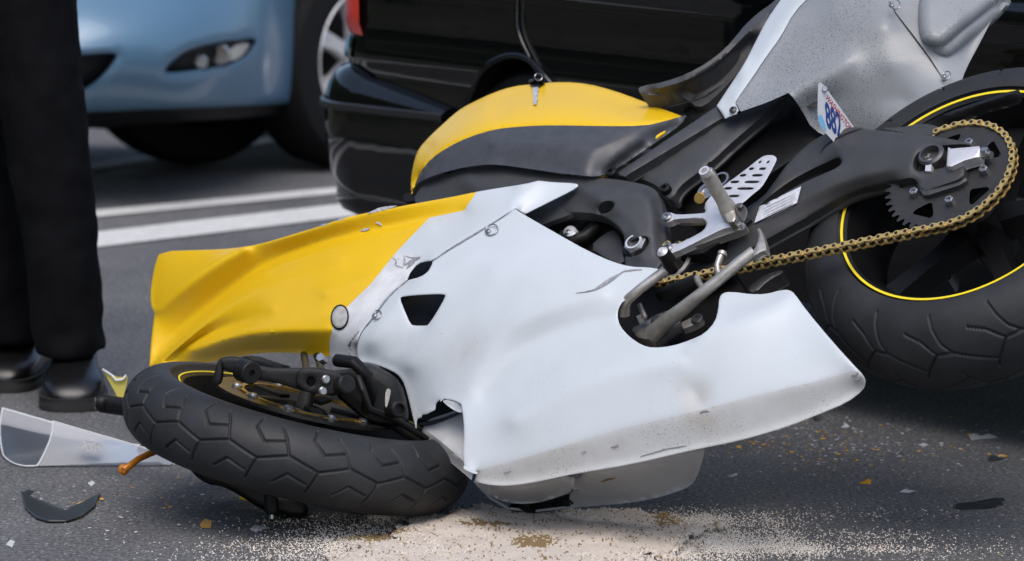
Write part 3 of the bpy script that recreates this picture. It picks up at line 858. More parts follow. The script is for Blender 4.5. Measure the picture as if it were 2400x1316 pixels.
def shoe(foot, yaw, nm_label):
    n = 24
    S = []; So = []
    # local y forward (towards the camera), sections heel to toe
    sec = [(-.10, .030, .075, .02), (-.085, .036, .095, .02), (-.04, .038, .10, .02), (.02, .040, .092, .02), (.07, .045, .078, .02), (.11, .048, .066, .02), (.15, .047, .058, .02), (.18, .041, .050, .02), (.20, .028, .038, .02), (.208, .010, .026, .02)]
    V = []; Fc = []; Vs = []; Fs = []
    cyw, syw = math.cos(yaw), math.sin(yaw)
    def wpt(x, f, zq):
        x *= 1.25
        if zq > .03: zq = .03 + (zq - .03) * 1.25
        return (foot[0] + x * cyw + f * syw, foot[1] + x * syw - f * cyw, zq)
    A = []
    for f, hw_, top, b0 in sec:
        ring = []
        for k in range(n):
            th = 2 * math.pi * k / n
            x = hw_ * math.copysign(abs(math.cos(th)) ** .8, math.cos(th)); zq = b0 + (top - b0) * (.5 + .5 * math.sin(th)) if math.sin(th) > -.2 else b0 + .001
            ring.append(wpt(x * (1 if zq < b0 + .03 else .9), f, zq))
        A.append(np.array(ring))
    loft_v(A, V, Fc)
    up = mk('shoe', V, Fc, SHOE, pers, True, None, 50)
    A = []
    for f, hw_, top, b0 in sec:
        f2 = f * 1.03
        hw2 = hw_ + .006
        A.append(np.array([wpt(-hw2, f2, .001), wpt(hw2, f2, .001), wpt(hw2, f2, .014), wpt(hw2 - .002, f2, .017), wpt(hw2, f2, .026), wpt(-hw2, f2, .026), wpt(-hw2 + .002, f2, .017), wpt(-hw2, f2, .014)]))
    loft_v(A, Vs, Fs)
    mk('shoe_sole', Vs, Fs, SOLE, up, True, None, 40)
    for k in range(4):
        f = .035 + k * .018; zq = .090 - k * .008
        tube('shoe_lace', [wpt(-.020, f, zq - .002), wpt(-.008, f + .004, zq + .004), wpt(.008, f - .002, zq + .004), wpt(.020, f, zq - .002)], .0022, BLACK, up, 6)
    return up
shoe(foot_n + np.array([0, .10, 0]), math.radians(4), 0); shoe(foot_f + np.array([0, .12, 0]), math.radians(-8), 0)
# ================================================================== the motorcycle
bike = thing('motorcycle', G(1350, 1185), 'crashed yellow and white sports motorcycle lying on its right side', 'motorcycle')

# ---------------------------------------------------------------- tyres, wheels
def tyre(name, c, n, hw, rc, h, rim_r, rim_w, pitches, cols, pattern, Hh, ref, gw=.0017, gd=.0045):
    a, b, n = frame_of(n, ref)
    rows = 124
    phi = np.linspace(-math.radians(97), math.radians(97), rows)
    pr = rc + h * np.cos(phi); pw = hw * np.sin(phi)
    arc = phi * (hw + h) / 2                               # rough length across the tread
    N = pitches * cols
    Lp = 2 * math.pi * (rc + h) / pitches
    U, A = np.meshgrid(np.arange(cols) / cols * Lp, arc, indexing='ij')
    P = np.c_[U.ravel(), A.ravel()]
    dep = np.zeros(len(P))
    for side in ((1,) if hw < .07 else (1, -1)):
        for pl in pattern:
            for k in (-1, 0, 1):
                q = np.array([((u + k + (0 if side > 0 else .5)) * Lp, side * v * Hh) for u, v in pl])
                d = dist_poly(P, q, False)
                dep = np.maximum(dep, np.clip((1.35 - d / gw) * 1.4, 0, 1))
    dep = dep.reshape(cols, rows) * gd
    dep *= (np.abs(phi) < math.radians(82))[None]
    side_prof = [(rim_r + .012, rim_w + .006), (rim_r + .004, rim_w + .002), (rim_r - .004, rim_w - .004)]
    full_r = np.r_[[p[0] for p in side_prof[::-1]], pr, [p[0] for p in side_prof]]
    full_w = np.r_[[-p[1] for p in side_prof[::-1]], pw, [p[1] for p in side_prof]]
    M = len(full_r)
    th = 2 * math.pi * np.arange(N) / N
    dd = np.cos(th)[:, None] * a + np.sin(th)[:, None] * b
    R = np.broadcast_to(full_r, (N, M)).copy(); Wd = np.broadcast_to(full_w, (N, M)).copy()
    full = np.tile(dep, (pitches, 1))
    R[:, 3:3 + rows] -= full * np.cos(phi); Wd[:, 3:3 + rows] -= full * np.sin(phi)
    V = c + R[..., None] * dd[:, None, :] + Wd[..., None] * n
    i = np.arange(N)[:, None]; j = np.arange(M - 1)[None]
    i2 = (i + 1) % N
    Fc = np.stack([i * M + j, i2 * M + j, i2 * M + j + 1, i * M + j + 1], -1).reshape(-1, 4)
    me = bpy.data.meshes.new(name)
    me.vertices.add(N * M); me.vertices.foreach_set('co', V.reshape(-1))
    me.loops.add(Fc.size); me.loops.foreach_set('vertex_index', Fc.reshape(-1).astype(np.int32))
    me.polygons.add(len(Fc)); me.polygons.foreach_set('loop_start', np.arange(0, Fc.size, 4, dtype=np.int32))
    me.polygons.foreach_set('use_smooth', [True] * len(Fc))
    me.materials.append(RUBBER)
    me.update(calc_edges=True); me.validate()
    o = bpy.data.objects.new(name, me); col.objects.link(o)
    return o

REAR_PAT = [[(0, .86), (.06, .66), (.16, .46), (.30, .33), (.62, .20), (.86, .09), (.80, -.02)],
            [(.60, .62), (.85, .52), (1.06, .33), (1.30, .33)], [(1.06, .33), (.86, .09)]]
FRONT_PAT = [[(0, 0), (.49, .20), (1.0, 0)], [(.49, .20), (.40, .52), (.28, .80)],
             [(-.12, .95), (-.15, .64), (.05, .36), (.40, .48)], [(0, 0), (-.13, -.5)],
             [(.30, -.42), (.53, -.16), (.84, -.30)]]
FN = .2405 * CR + .9706 * CU - .115 * CF
FN /= np.linalg.norm(FN)
SN = e_s

wheel_parts = {}
def make_wheel(kind, c, n, hw, rc, h, rim_r, rim_w, pitches, cols, pat, Hh, ref, spokes):
    # rim = wheel part, tyre and tape under it
    prof = [(rim_r, rim_w + .001), (rim_r - .004, rim_w + .004), (rim_r - .012, rim_w), (rim_r - .016, rim_w - .012),
            (rim_r - .028, rim_w - .03), (rim_r - .032, 0), (rim_r - .028, -rim_w + .03), (rim_r - .014, -rim_w + .006), (rim_r, -rim_w - .001),
            (rim_r + .001, 0)]
    w = lathe(kind, prof, c, n, RIMB, bike, 120, ref, closed=True)
    t = tyre('tyre', c, n, hw, rc, h, rim_r, rim_w, pitches, cols, pat, Hh, ref)
    t.parent = w
    a, b, nn = frame_of(n, ref)
    tw = .0042 if hw > .07 else .0028
    lathe('rim_tape', [(rim_r - .002, rim_w + .0052), (rim_r - .002 - tw, rim_w + .0048), (rim_r - .002 - tw, rim_w + .0035), (rim_r - .002, rim_w + .0035)],
          c, n, RIMTAPE, w, 140, ref, closed=True)
    cyl('hub', c - nn * .055, n, .042, .11, RIMB, w, 28)
    for k in range(spokes):
        th = 2 * math.pi * (k + .35) / spokes
        d = math.cos(th) * a + math.sin(th) * b; q = np.cross(nn, d)
        V = []
        for r, wd, tk in ((.03, .030, .022), (.10, .020, .018), (rim_r - .026, .026, .02)):
            for sx, sz in ((-1, -1), (1, -1), (1, 1), (-1, 1)):
                V.append(c + d * r + q * wd * sx * (1 if sz < 0 else .7) + nn * tk * sz)
        Fc = []
        for i in range(2):
            for j in range(4):
                Fc.append((i * 4 + j, i * 4 + (j + 1) % 4, i * 4 + 4 + (j + 1) % 4, i * 4 + 4 + j))
        Fc += [(3, 2, 1, 0), (8, 9, 10, 11)]
        mk('spoke', V, Fc, RIMB, w, True, None, 30)
    return w

rw = make_wheel('rear_wheel', BO, SN, .087, .236, .078, .224, .078, 16, 84, REAR_PAT, .125, e_f, 5)
fw = make_wheel('front_wheel', FO, FN, .0635, .240, .060, .220, .050, 18, 74, FRONT_PAT, .082, CR, 5)

# front brake discs
def disc(w):
    c = FO + FN * w
    d = lathe('brake_disc', [(.155, -.0025), (.155, .0025), (.122, .0025), (.122, -.0025)], c, FN, DISCM, bike, 110, CR, closed=True)
    # drilled holes are slots of the carrier side: bobbins and the gold carrier
    a, b, nn = frame_of(FN, CR)
    V = []; Fc = []
    N = 120
    for k in range(N):
        th = 2 * math.pi * k / N
        dd = math.cos(th) * a + math.sin(th) * b
        ro = .124 if (k % 12) < 5 else .115
        for r, z in ((ro, -.002), (ro, .004), (.106, .004), (.106, -.002)):
            V.append(c + dd * r + nn * z)
    for k in range(N):
        for i in range(4):
            Fc.append((k * 4 + i, (k + 1) % N * 4 + i, (k + 1) % N * 4 + (i + 1) % 4, k * 4 + (i + 1) % 4))
    mk('disc_carrier', V, Fc, GOLDDISC, d, True, None, 30)
    for k in range(10):
        th = 2 * math.pi * (k + .2) / 10
        dd = math.cos(th) * a + math.sin(th) * b
        cyl('carrier_button', c + dd * .118 + nn * .003, FN, .009, .006, STEEL, d, 14, .3)
    for k in range(5):
        th = 2 * math.pi * k / 5
        dd = math.cos(th) * a + math.sin(th) * b
        V = []
        q = np.cross(nn, dd)
        for r, wd in ((.045, .014), (.108, .009)):
            for sx, sz in ((-1, -1), (1, -1), (1, 1), (-1, 1)): V.append(c + dd * r + q * wd * sx + nn * .003 * sz)
        mk('carrier_arm', V, [(0, 1, 5, 4), (1, 2, 6, 5), (2, 3, 7, 6), (3, 0, 4, 7), (3, 2, 1, 0), (4, 5, 6, 7)], MATTBLACK, d, False)
    return d
disc(.060)
disc(-.060)
cyl('front_axle', FO - FN * .12, FN, .014, .24, STEELDK, bike, 20, .1, .008)

# ---------------------------------------------------------------- front fork and caliper (measured on the photo, about 7.05 m away)
def DD(depth): return lambda x, y, s: D(x, y, depth - np.asarray(s))
def dslab(name, out, depth, mat, parent, thick=.03, bev=.005, bw=9, grid=8, ch=1, holes=(), slope=None, **k):
    sf = (lambda x, y: np.zeros(len(x)) + (slope(x, y) if slope else 0))
    return panel(name, out, sf, mat, parent, holes, grid, ch, bev, bw, thick, mapf=DD(depth), back=-CF, **k)
fk = dslab('fork_leg', [(512, 842), (530, 836), (562, 838), (612, 862), (700, 864), (738, 862), (752, 868), (800, 880), (806, 915), (790, 930), (755, 925), (697, 914), (655, 900), (620, 893), (590, 892), (560, 880), (512, 862)], 7.02, MATTBLACK, bike, .05, .006, 8)
cyl('fork_pinch_boss', D(568, 868, 7.02), np.array(D(606, 880, 6.99)) - np.array(D(568, 868, 7.03)), .019, .03, MATTBLACK, fk, 24, .1, .006)
dslab('fork_foot', [(512, 842), (520, 845), (522, 880), (515, 905), (495, 902), (505, 865)], 7.01, MATTBLACK, fk, .03, .004)
tube('fork_tube', [D(575, 862, 7.12), D(630, 868, 7.16), D(700, 890, 7.25), D(860, 915, 7.36)], .016, BLACK, bike, 20)
cal = dslab('brake_caliper', [(700, 864), (738, 862), (788, 872), (800, 884), (798, 915), (775, 928), (752, 926), (697, 914), (692, 890)], 6.995, MATTBLACK, bike, .05, .006, 8, holes=[[(719, 895), (724, 885), (733, 885), (738, 895), (733, 905), (724, 905)]])
for x, y in ((762, 890), (755, 917)):
    cyl('caliper_bolt', D(x, y, 6.993), -CF + .4 * CR, .0075, .008, STEEL, cal, 16, .3)
cyl('caliper_piston_cap', D(800, 905, 7.0), -CF + .7 * CR + .2 * CU, .016, .02, MATTBLACK, cal, 24, .2)
for x0, x1 in ((712, 716), (742, 750)):
    tube('brake_hose', [D(x0 - 2, 800, 7.62), D(x0, 832, 7.45), D(x1, 850, 7.2), D(x1 + 2, 872, 7.06)], .0065, BLACK, bike, 12)
cyl('banjo_bolt', D(760, 846, 7.06), -CF - .5 * CR + .5 * CU, .008, .016, STEEL, bike, 6, .1)
# dark plate above the fork foot with a scraped edge
dslab('front_mudguard', [(562, 836), (600, 834), (640, 848), (690, 862), (640, 864), (600, 858), (566, 846)], 7.06, MATTBLACK, bike, .02, .004)
dslab('mudguard_shell', [(690, 866), (800, 872), (850, 850), (905, 870), (940, 900), (955, 950), (960, 1000), (900, 1000), (860, 990), (800, 940), (780, 920)], 7.14, BLACK, bike, .04, .02, 25)
tube('radiator_hose', [D(790, 845, 7.13), D(830, 850, 7.10), D(860, 880, 7.10), D(868, 920, 7.12), D(860, 960, 7.15)], .011, BLACK, bike, 18)
cyl('horn', D(918, 962, 7.08), -CF + .55 * CR + .1 * CU, .014, .03, MATTBLACK, bike, 28, .2, .009)
dslab('horn_bracket', [(904, 912), (916, 912), (914, 930), (906, 958), (902, 950)], 7.06, ALUDK, bike, .004, 0)
tube('lower_hose', [D(840, 885, 7.09), D(850, 915, 7.07), D(866, 960, 7.08), D(930, 985, 7.10), D(1000, 1030, 7.14)], .006, BLACK, bike, 12)
dslab('lower_frame_rail', [(880, 985), (940, 985), (1000, 1020), (1060, 1070), (1100, 1110), (1070, 1100), (990, 1048), (930, 1015)], 7.16, MATTBLACK, bike, .06, .01)
# black slab standing in for the dark inside the fairing and behind its vents
panel('dark_core_slab', [(850, 560), (1150, 520), (1250, 620), (1250, 840), (1100, 930), (1060, 985), (960, 985), (930, 890), (860, 830)], .065, BLACK, bike, thick=.05, grid=60)

# ---------------------------------------------------------------- fairing
nose_out = [(372, 597), (372, 597), (398, 589), (420, 588), (520, 585), (575, 579), (620, 570), (690, 549), (750, 531), (800, 513), (860, 499), (960, 480), (1060, 462),
            (1117, 450), (1170, 441), (1230, 432), (1262, 424), (1262, 424), (1300, 428), (1350, 430), (1357, 436), (1340, 448), (1300, 468), (1230, 503), (1230, 503), (1207, 490), (1207, 490),
            (1160, 520), (1100, 556), (1050, 586), (1014, 612), (1000, 613), (980, 618), (962, 638), (955, 656), (955, 656),
            (925, 680), (900, 706), (880, 735), (862, 760), (846, 778), (838, 800), (834, 825), (838, 849), (838, 849), (810, 843), (772, 836), (700, 828), (640, 827), (600, 829), (540, 840), (500, 848), (470, 854), (440, 858), (420, 858), (350, 860), (350, 860),
            (354, 800), (362, 735), (362, 735), (354, 715), (352, 690), (357, 650), (364, 618)]
nose_s = [
    [(350, 860, .006), (354, 800, .018), (362, 735, .034), (352, 690, .030), (357, 650, .032), (372, 597, .045)],
    [(372, 597, .045), (420, 589, .062), (520, 585, .095), (620, 570, .132), (750, 531, .162), (860, 499, .175), (960, 480, .179), (1117, 450, .178), (1200, 437, .174)],
    [(366, 730, .044), (420, 686, .080), (470, 647, .102), (530, 605, .121), (579, 580, .131)],
    [(352, 856, .000), (407, 787, .010), (477, 724, .036), (565, 654, .070), (635, 609, .096), (677, 588, .109), (757, 563, .131), (820, 549, .143), (1000, 514, .162), (1088, 494, .169)],
    [(362, 858, .026), (418, 800, .058), (487, 739, .086), (575, 668, .110), (645, 625, .124), (700, 605, .137), (780, 580, .155), (900, 552, .170), (1010, 530, .177)],
    [(376, 853, .034), (440, 795, .072), (515, 737, .102), (600, 676, .130), (690, 640, .152), (800, 612, .171)],
    [(395, 848, .030), (460, 793, .052), (516, 768, .076), (586, 745, .116), (640, 724, .146)],
    [(450, 822, .066), (510, 797, .096), (600, 767, .134), (690, 752, .158), (775, 742, .176)],
    [(480, 810, .084), (565, 784, .122), (670, 776, .154), (775, 774, .170)],
    [(420, 858, .020), (470, 854, .030), (540, 840, .052), (600, 829, .074), (700, 828, .096), (772, 836, .114), (838, 849, .138)],
    [(830, 800, .172), (850, 772, .180), (885, 732, .184), (960, 652, .190), (1050, 586, .193), (1207, 490, .190)],
    [(760, 690, .176), (900, 640, .188)],
    [(1190, 492, .190), (1207, 466, .186), (1262, 426, .176)],
    [(1215, 498, .176), (1262, 478, .166), (1350, 436, .158)],
]
yz = [(340, 560), (800, 480), (1122, 440), (1117, 450), (1088, 494), (1006, 511), (930, 590), (870, 665), (800, 733), (780, 770), (772, 800), (774, 870), (330, 880)]
scz = [(760, 800), (800, 733), (870, 665), (930, 590), (985, 598), (960, 650), (905, 690), (850, 765), (832, 805), (842, 860), (760, 850)]
nose = panel('nose_fairing', nose_out, nose_s, [WHITE, YELLOW, WHITE_SCUFF], bike, grid=7, ch=1, thick=.004, zones=[(scz, 2), (yz, 1)], bev=.0015, bw=5, sharp=60,
             lines=[[(1192, 493), (1207, 478), (1262, 426)]], soft=3.5)
tag(nose, 'yellow nose fairing with white rear part and scraped edges')

side_out = [(1207, 490), (1207, 490), (1225, 502), (1300, 545), (1380, 590), (1440, 616), (1480, 626), (1520, 627), (1548, 632), (1556, 636), (1540, 650), (1500, 683), (1462, 705), (1450, 722), (1447, 742), (1453, 765), (1475, 790), (1505, 810), (1530, 816),
            (1575, 812), (1620, 797), (1652, 782), (1676, 755), (1684, 725), (1685, 702), (1692, 688), (1712, 684), (1760, 690), (1795, 690), (1832, 680), (1850, 680), (1862, 688), (1890, 728), (1950, 800), (2000, 855), (2024, 880), (2030, 895), (2024, 915), (1985, 945),
            (1920, 972), (1850, 1000), (1760, 1027), (1700, 1041), (1673, 1046), (1605, 1060), (1483, 1089), (1348, 1111), (1267, 1129), (1210, 1138), (1172, 1140), (1135, 1136), (1112, 1128), (1112, 1128), (1118, 1106), (1118, 1106), (1098, 1104), (1088, 1096), (1088, 1096),
            (1084, 1060), (1088, 1010), (1084, 965), (1080, 948), (1080, 948), (1065, 940), (1042, 936), (1042, 936), (1030, 943), (1034, 936), (1022, 945), (1021, 962), (1012, 965), (1000, 972), (990, 972), (988, 980), (978, 982), (976, 1000), (976, 1008), (970, 990),
            (962, 955), (952, 915), (944, 893), (930, 876), (900, 862), (870, 852), (840, 849), (840, 849), (836, 825), (840, 800), (848, 779), (864, 761), (882, 736), (902, 707), (927, 681), (957, 657), (957, 657),
            (985, 650), (1003, 638), (1012, 622), (1014, 613), (1014, 613), (1052, 587), (1102, 557), (1162, 521)]
side_s = [
    [(1207, 490, .191), (1100, 557, .195), (1014, 613, .198), (957, 657, .196), (882, 736, .190), (848, 779, .184), (836, 820, .168), (840, 849, .150)],
    [(1225, 502, .190), (1300, 545, .190), (1380, 590, .187), (1440, 616, .184), (1480, 626, .179), (1556, 634, .168)],
    [(840, 849, .150), (900, 862, .148), (930, 876, .142), (952, 915, .130), (970, 985, .112)],
    [(864, 806, .186), (889, 766, .198), (930, 705, .206), (1000, 660, .208), (1100, 600, .206)],
    [(905, 845, .162), (962, 792, .180), (1000, 772, .190)],
    [(960, 860, .170), (1000, 800, .190), (1060, 740, .204), (1150, 660, .212)],
    [(1150, 640, .213), (1280, 650, .210), (1400, 660, .199)],
    [(1020, 930, .150), (1085, 950, .158), (1108, 890, .172), (1152, 810, .192), (1190, 765, .202), (1275, 725, .205), (1420, 686, .196)],
    [(1132, 930, .154), (1180, 862, .166), (1226, 812, .173), (1305, 778, .176), (1440, 738, .177)],
    [(1088, 1090, .134), (1088, 1010, .150), (1084, 960, .157)],
    [(1200, 990, .168), (1350, 900, .184), (1500, 860, .184), (1600, 852, .182)],
    [(1118, 1103, .128), (1212, 1078, .137), (1321, 1046, .141), (1456, 1005, .145), (1640, 962, .143), (1760, 930, .140), (1900, 897, .134), (2012, 866, .124)],
    [(1112, 1130, .108), (1172, 1140, .102), (1267, 1129, .098), (1348, 1111, .098), (1483, 1089, .098), (1605, 1060, .098), (1700, 1041, .096), (1850, 1000, .092), (1985, 945, .088), (2026, 905, .090)],
    [(1447, 742, .177), (1475, 790, .176), (1530, 816, .175), (1620, 797, .170)],
    [(1684, 705, .160), (1712, 684, .154), (1795, 690, .154), (1850, 682, .158)],
    [(1852, 694, .170), (1780, 732, .182), (1700, 770, .189), (1610, 815, .190)],
    [(1862, 690, .160), (1950, 800, .150), (2022, 880, .128)],
    [(1625, 915, .150), (1645, 950, .138)],
]
trap = [(937, 700), (944, 695), (1000, 691), (1042, 690), (1044, 696), (1024, 732), (1004, 762), (998, 764), (970, 764), (962, 760), (948, 728)]
lowz = [(1118, 1103), (1212, 1078), (1321, 1046), (1456, 1005), (1640, 962), (1760, 930), (1900, 897), (2012, 866), (2060, 860), (2060, 960), (1700, 1080), (1200, 1180), (1080, 1150), (1108, 1112)]
side = panel('side_fairing', side_out, side_s, [WHITE, WHITE_LOW], bike, holes=[trap], grid=9, ch=1, thick=.004, soft=8, bev=.0015, bw=5, sharp=70, zones=[(lowz, 1)])
tag(side, 'white side fairing with torn front corner and road dirt')
# vent darkness put in as a black sheet, and the torn corner
panel('vent_dark_sheet', [(925, 685), (1055, 680), (1050, 720), (1015, 775), (955, 778)], .150, BLACK, side, grid=40, ch=0, thick=.004)
panel('belly_duct', [(986, 1022), (990, 1003), (1003, 984), (1040, 972), (1090, 955), (1110, 1000), (1112, 1132), (1085, 1108), (1050, 1080), (1010, 1052), (992, 1036)],
      [[(986, 1022, .075), (1003, 984, .080), (1090, 955, .085)], [(1000, 1010, .098), (1040, 1040, .104), (1090, 1085, .112)], [(992, 1038, .070), (1050, 1082, .072), (1112, 1132, .080)], [(1030, 990, .088), (1088, 1030, .100)]],
      WHITE_LOW, side, grid=8, thick=.004)
panel('duct_rim', [(976, 992), (1020, 985), (1060, 972), (1086, 958), (1088, 966), (1050, 984), (1004, 1000), (986, 998)], .088, FRAME, side, grid=10, thick=.006)
panel('torn_curl', [(1040, 936), (1082, 946), (1085, 968), (1070, 966), (1038, 944)], [[(1040, 936, .160), (1082, 946, .158)], [(1038, 944, .150), (1075, 968, .140)]], WHITE, side, grid=7, thick=.003)
panel('torn_tab', [(1087, 1092), (1087, 1092), (1108, 1100), (1122, 1110), (1114, 1112), (1100, 1106), (1086, 1099)], .134, WHITE, side, grid=7, thick=.003)
# fasteners on the seams: a D ring with a steel tongue
def d_ring(x, y, s, a, parent, tilt):
    th = np.linspace(0, 2 * math.pi, 26, endpoint=False)
    X = x + a * np.cos(th) * math.cos(tilt) - a * .8 * np.sin(th) * math.sin(tilt)
    Yv = y + a * np.cos(th) * math.sin(tilt) + a * .8 * np.sin(th) * math.cos(tilt)
    o = tube('quick_release_ring', B(X, Yv, np.full(26, s)), .0011, STEEL, parent, 8, closed=True)
    cyl('quick_release_stud', B(np.array(x - a * .5), np.array(y + a * .3), s - .002), e_s, .0045, .004, STEEL, o, 14, .3)
d_ring(1152, 539, .199, 15, side, -.5)
d_ring(884, 738, .196, 11, side, -1.1)
smudge(WHITE, B(np.array(1615.), np.array(925.), .165), .050, (.36, .31, .25), .5)
smudge(WHITE, B(np.array(1090.), np.array(818.), .19), .055, (.36, .34, .32), .35)
smudge(WHITE_LOW, B(np.array(1640.), np.array(975.), .15), .045, (.33, .28, .22), .5)
smudge(WHITE_LOW, B(np.array(1010.), np.array(1040.), .1), .03, (.2, .2, .19), .6)
# scratches: thin gouges standing open in the shell
def gouge(pts, s, wd, mat, parent, name='scratch'):
    pts = np.asarray(pts, float)
    t = np.gradient(pts, axis=0); nn = np.c_[-t[:, 1], t[:, 0]]; nn /= np.linalg.norm(nn, axis=1)[:, None]
    w = wd * np.sin(np.linspace(.15, math.pi - .15, len(pts)))[:, None]
    A = pts + nn * w; Bq = pts - nn * w
    n = len(pts)
    sv = s(pts[:, 0], pts[:, 1]) + .0012 if callable(s) else np.full(n, s)
    V = np.vstack([B(A[:, 0], A[:, 1], sv), B(Bq[:, 0], Bq[:, 1], sv), B(A[:, 0], A[:, 1], sv - .0008), B(Bq[:, 0], Bq[:, 1], sv - .0008)])
    Fc = []
    for i in range(n - 1):
        Fc += [(i, i + 1, n + i + 1, n + i), (2 * n + i, 2 * n + i + 1, i + 1, i), (n + i, n + i + 1, 3 * n + i + 1, 3 * n + i)]
    return mk(name, V, Fc, mat, parent, False)
SCR = pm('scratch_grey', (.16, .16, .18), .7, c2=(.32, .33, .35), nscale=200)
PRIMER = pm('bare_primer', (.42, .43, .46), .6, c2=(.28, .28, .30), nscale=120)
side_f, nose_f = field(side), field(nose)
gouge(densify([(1195, 497), (1160, 520), (1100, 556), (1050, 586), (1016, 611)], 10), side_f, 1.6, SCR, nose, 'panel_seam')
gouge(densify([(955, 657), (925, 681), (900, 707), (881, 736), (863, 761)], 8), side_f, 1.6, SCR, nose, 'panel_seam')
for pl, wd in (([(1350, 687), (1375, 684), (1400, 677), (1430, 660), (1455, 640), (1468, 632)], 2.2), ([(1455, 638), (1480, 633), (1505, 632)], 2), ([(1395, 676), (1430, 655), (1450, 642)], 3.5)):
    gouge(chaikin(pl, 2, False), side_f, wd, SCR, side)
for pl, wd in (([(1432, 1047), (1450, 1043)], 2.2), ([(1362, 1060), (1374, 1058)], 1.6), ([(1180, 1108), (1196, 1104)], 1.3), ([(1500, 1070), (1560, 1052), (1610, 1044)], .9), ([(1995, 880), (2012, 872)], 3.5), ([(2002, 892), (2018, 884)], 3), ([(1640, 968), (1650, 962), (1662, 964)], 2)):
    gouge(densify(pl, 5), side_f, wd, SCR, side)
for pl, wd in (([(918, 603), (930, 612), (925, 622), (945, 628)], 1.6), ([(945, 598), (950, 612), (945, 622)], 1.5), ([(950, 600), (968, 606), (985, 602)], 1.8), ([(947, 622), (965, 612), (985, 604)], 3.5), ([(952, 630), (960, 622), (972, 615)], 3),
               ([(822, 800), (818, 815), (828, 830), (845, 846)], 7), ([(842, 775), (830, 790), (822, 803)], 3)):
    gouge(chaikin(pl, 1, False), nose_f, wd, SCR, nose)
for pl, wd in (([(862, 501), (890, 491), (930, 483)], 4.0), ([(845, 541), (866, 536)], 3.5), ([(880, 522), (890, 524), (895, 530)], 2.2), ([(750, 530), (768, 525)], 2.2), ([(790, 517), (805, 513)], 2.2)):
    gouge(densify(pl, 5), nose_f, wd, PRIMER, nose, 'paint_chip')
# indicator lens on the nose
lx = np.linspace(0, 2 * math.pi, 28, endpoint=False)
LENS = pm('grey_marker_lens', (.42, .42, .40), .25, c2=(.30, .30, .28), nscale=70, coat=.5)
lens_out = np.c_[796 + 23 * np.cos(lx) * .8 + 5 * np.sin(lx), 744 + 25 * np.sin(lx) - 9 * np.cos(lx)]
panel('marker_lens', lens_out, lambda x, y: nose_f(x, y) + .004, LENS, nose, grid=6, ch=0, bev=.003, bw=6, thick=.006)
panel('marker_lens_surround', 0 * lens_out + np.array([796, 744]) + (lens_out - np.array([796, 744])) * 1.13, lambda x, y: nose_f(x, y) + .0015, BLACK, nose, grid=6, ch=0, thick=.004)
# belly underside and the broken lower right shell dragged on the road
GREYSHELL = pm('grey_white_shell', (.36, .38, .40), .45, c2=(.28, .29, .31), nscale=8, specks=(200, .68, (.15, .09, .02), 6, .5))
panel('belly_pan', [(1104, 1124), (1135, 1137), (1172, 1141), (1267, 1130), (1348, 1112), (1345, 1150), (1310, 1165), (1260, 1180), (1210, 1182), (1165, 1172), (1130, 1150)],
      [[(1104, 1124, .085), (1172, 1141, .070), (1267, 1130, .066), (1348, 1112, .064)], [(1130, 1150, .03), (1210, 1182, -.04), (1310, 1165, -.02), (1345, 1150, 0)]], GREYSHELL, bike, grid=9, thick=.004)
low = panel('lower_right_shell', [(1335, 1108), (1483, 1088), (1605, 1060), (1652, 1050), (1652, 1050), (1647, 1080), (1632, 1122), (1618, 1140), (1590, 1152), (1540, 1168), (1470, 1180), (1400, 1186), (1340, 1190), (1340, 1190), (1334, 1175), (1337, 1152), (1366, 1146), (1337, 1150)],
      [[(1335, 1108, .060), (1483, 1088, .066), (1652, 1050, .072)], [(1337, 1150, -.01), (1480, 1130, .0), (1640, 1085, .02)], [(1340, 1190, -.075), (1470, 1180, -.070), (1600, 1148, -.055), (1632, 1120, -.04)]],
      GREYSHELL, bike, grid=9, thick=.004)
tag(low, 'broken grey lower shell dragging on the road')
gouge(chaikin([(1408, 1131), (1430, 1122), (1450, 1112), (1475, 1108)], 1, False), .02, 5, pm('rust_stain', (.30, .17, .05), .8, c2=(.18, .12, .06), nscale=60), low, 'rust_mark')
panel('crushed_mesh', [(1200, 1178), (1300, 1168), (1340, 1156), (1336, 1180), (1260, 1196), (1190, 1194)], [[(1200, 1178, -.05), (1340, 1156, -.04)], [(1190, 1194, -.085), (1336, 1182, -.075)]], BLACK, bike, grid=12, thick=.01, jitter=.003)
tube('torn_shell_edge', [B(*p) for p in ((np.array(1118.), np.array(1135.), .04), (np.array(1150.), np.array(1168.), -.01), (np.array(1190.), np.array(1192.), -.06), (np.array(1260.), np.array(1198.), -.08), (np.array(1340.), np.array(1188.), -.075))], .0025, GREYSHELL, bike, 8)

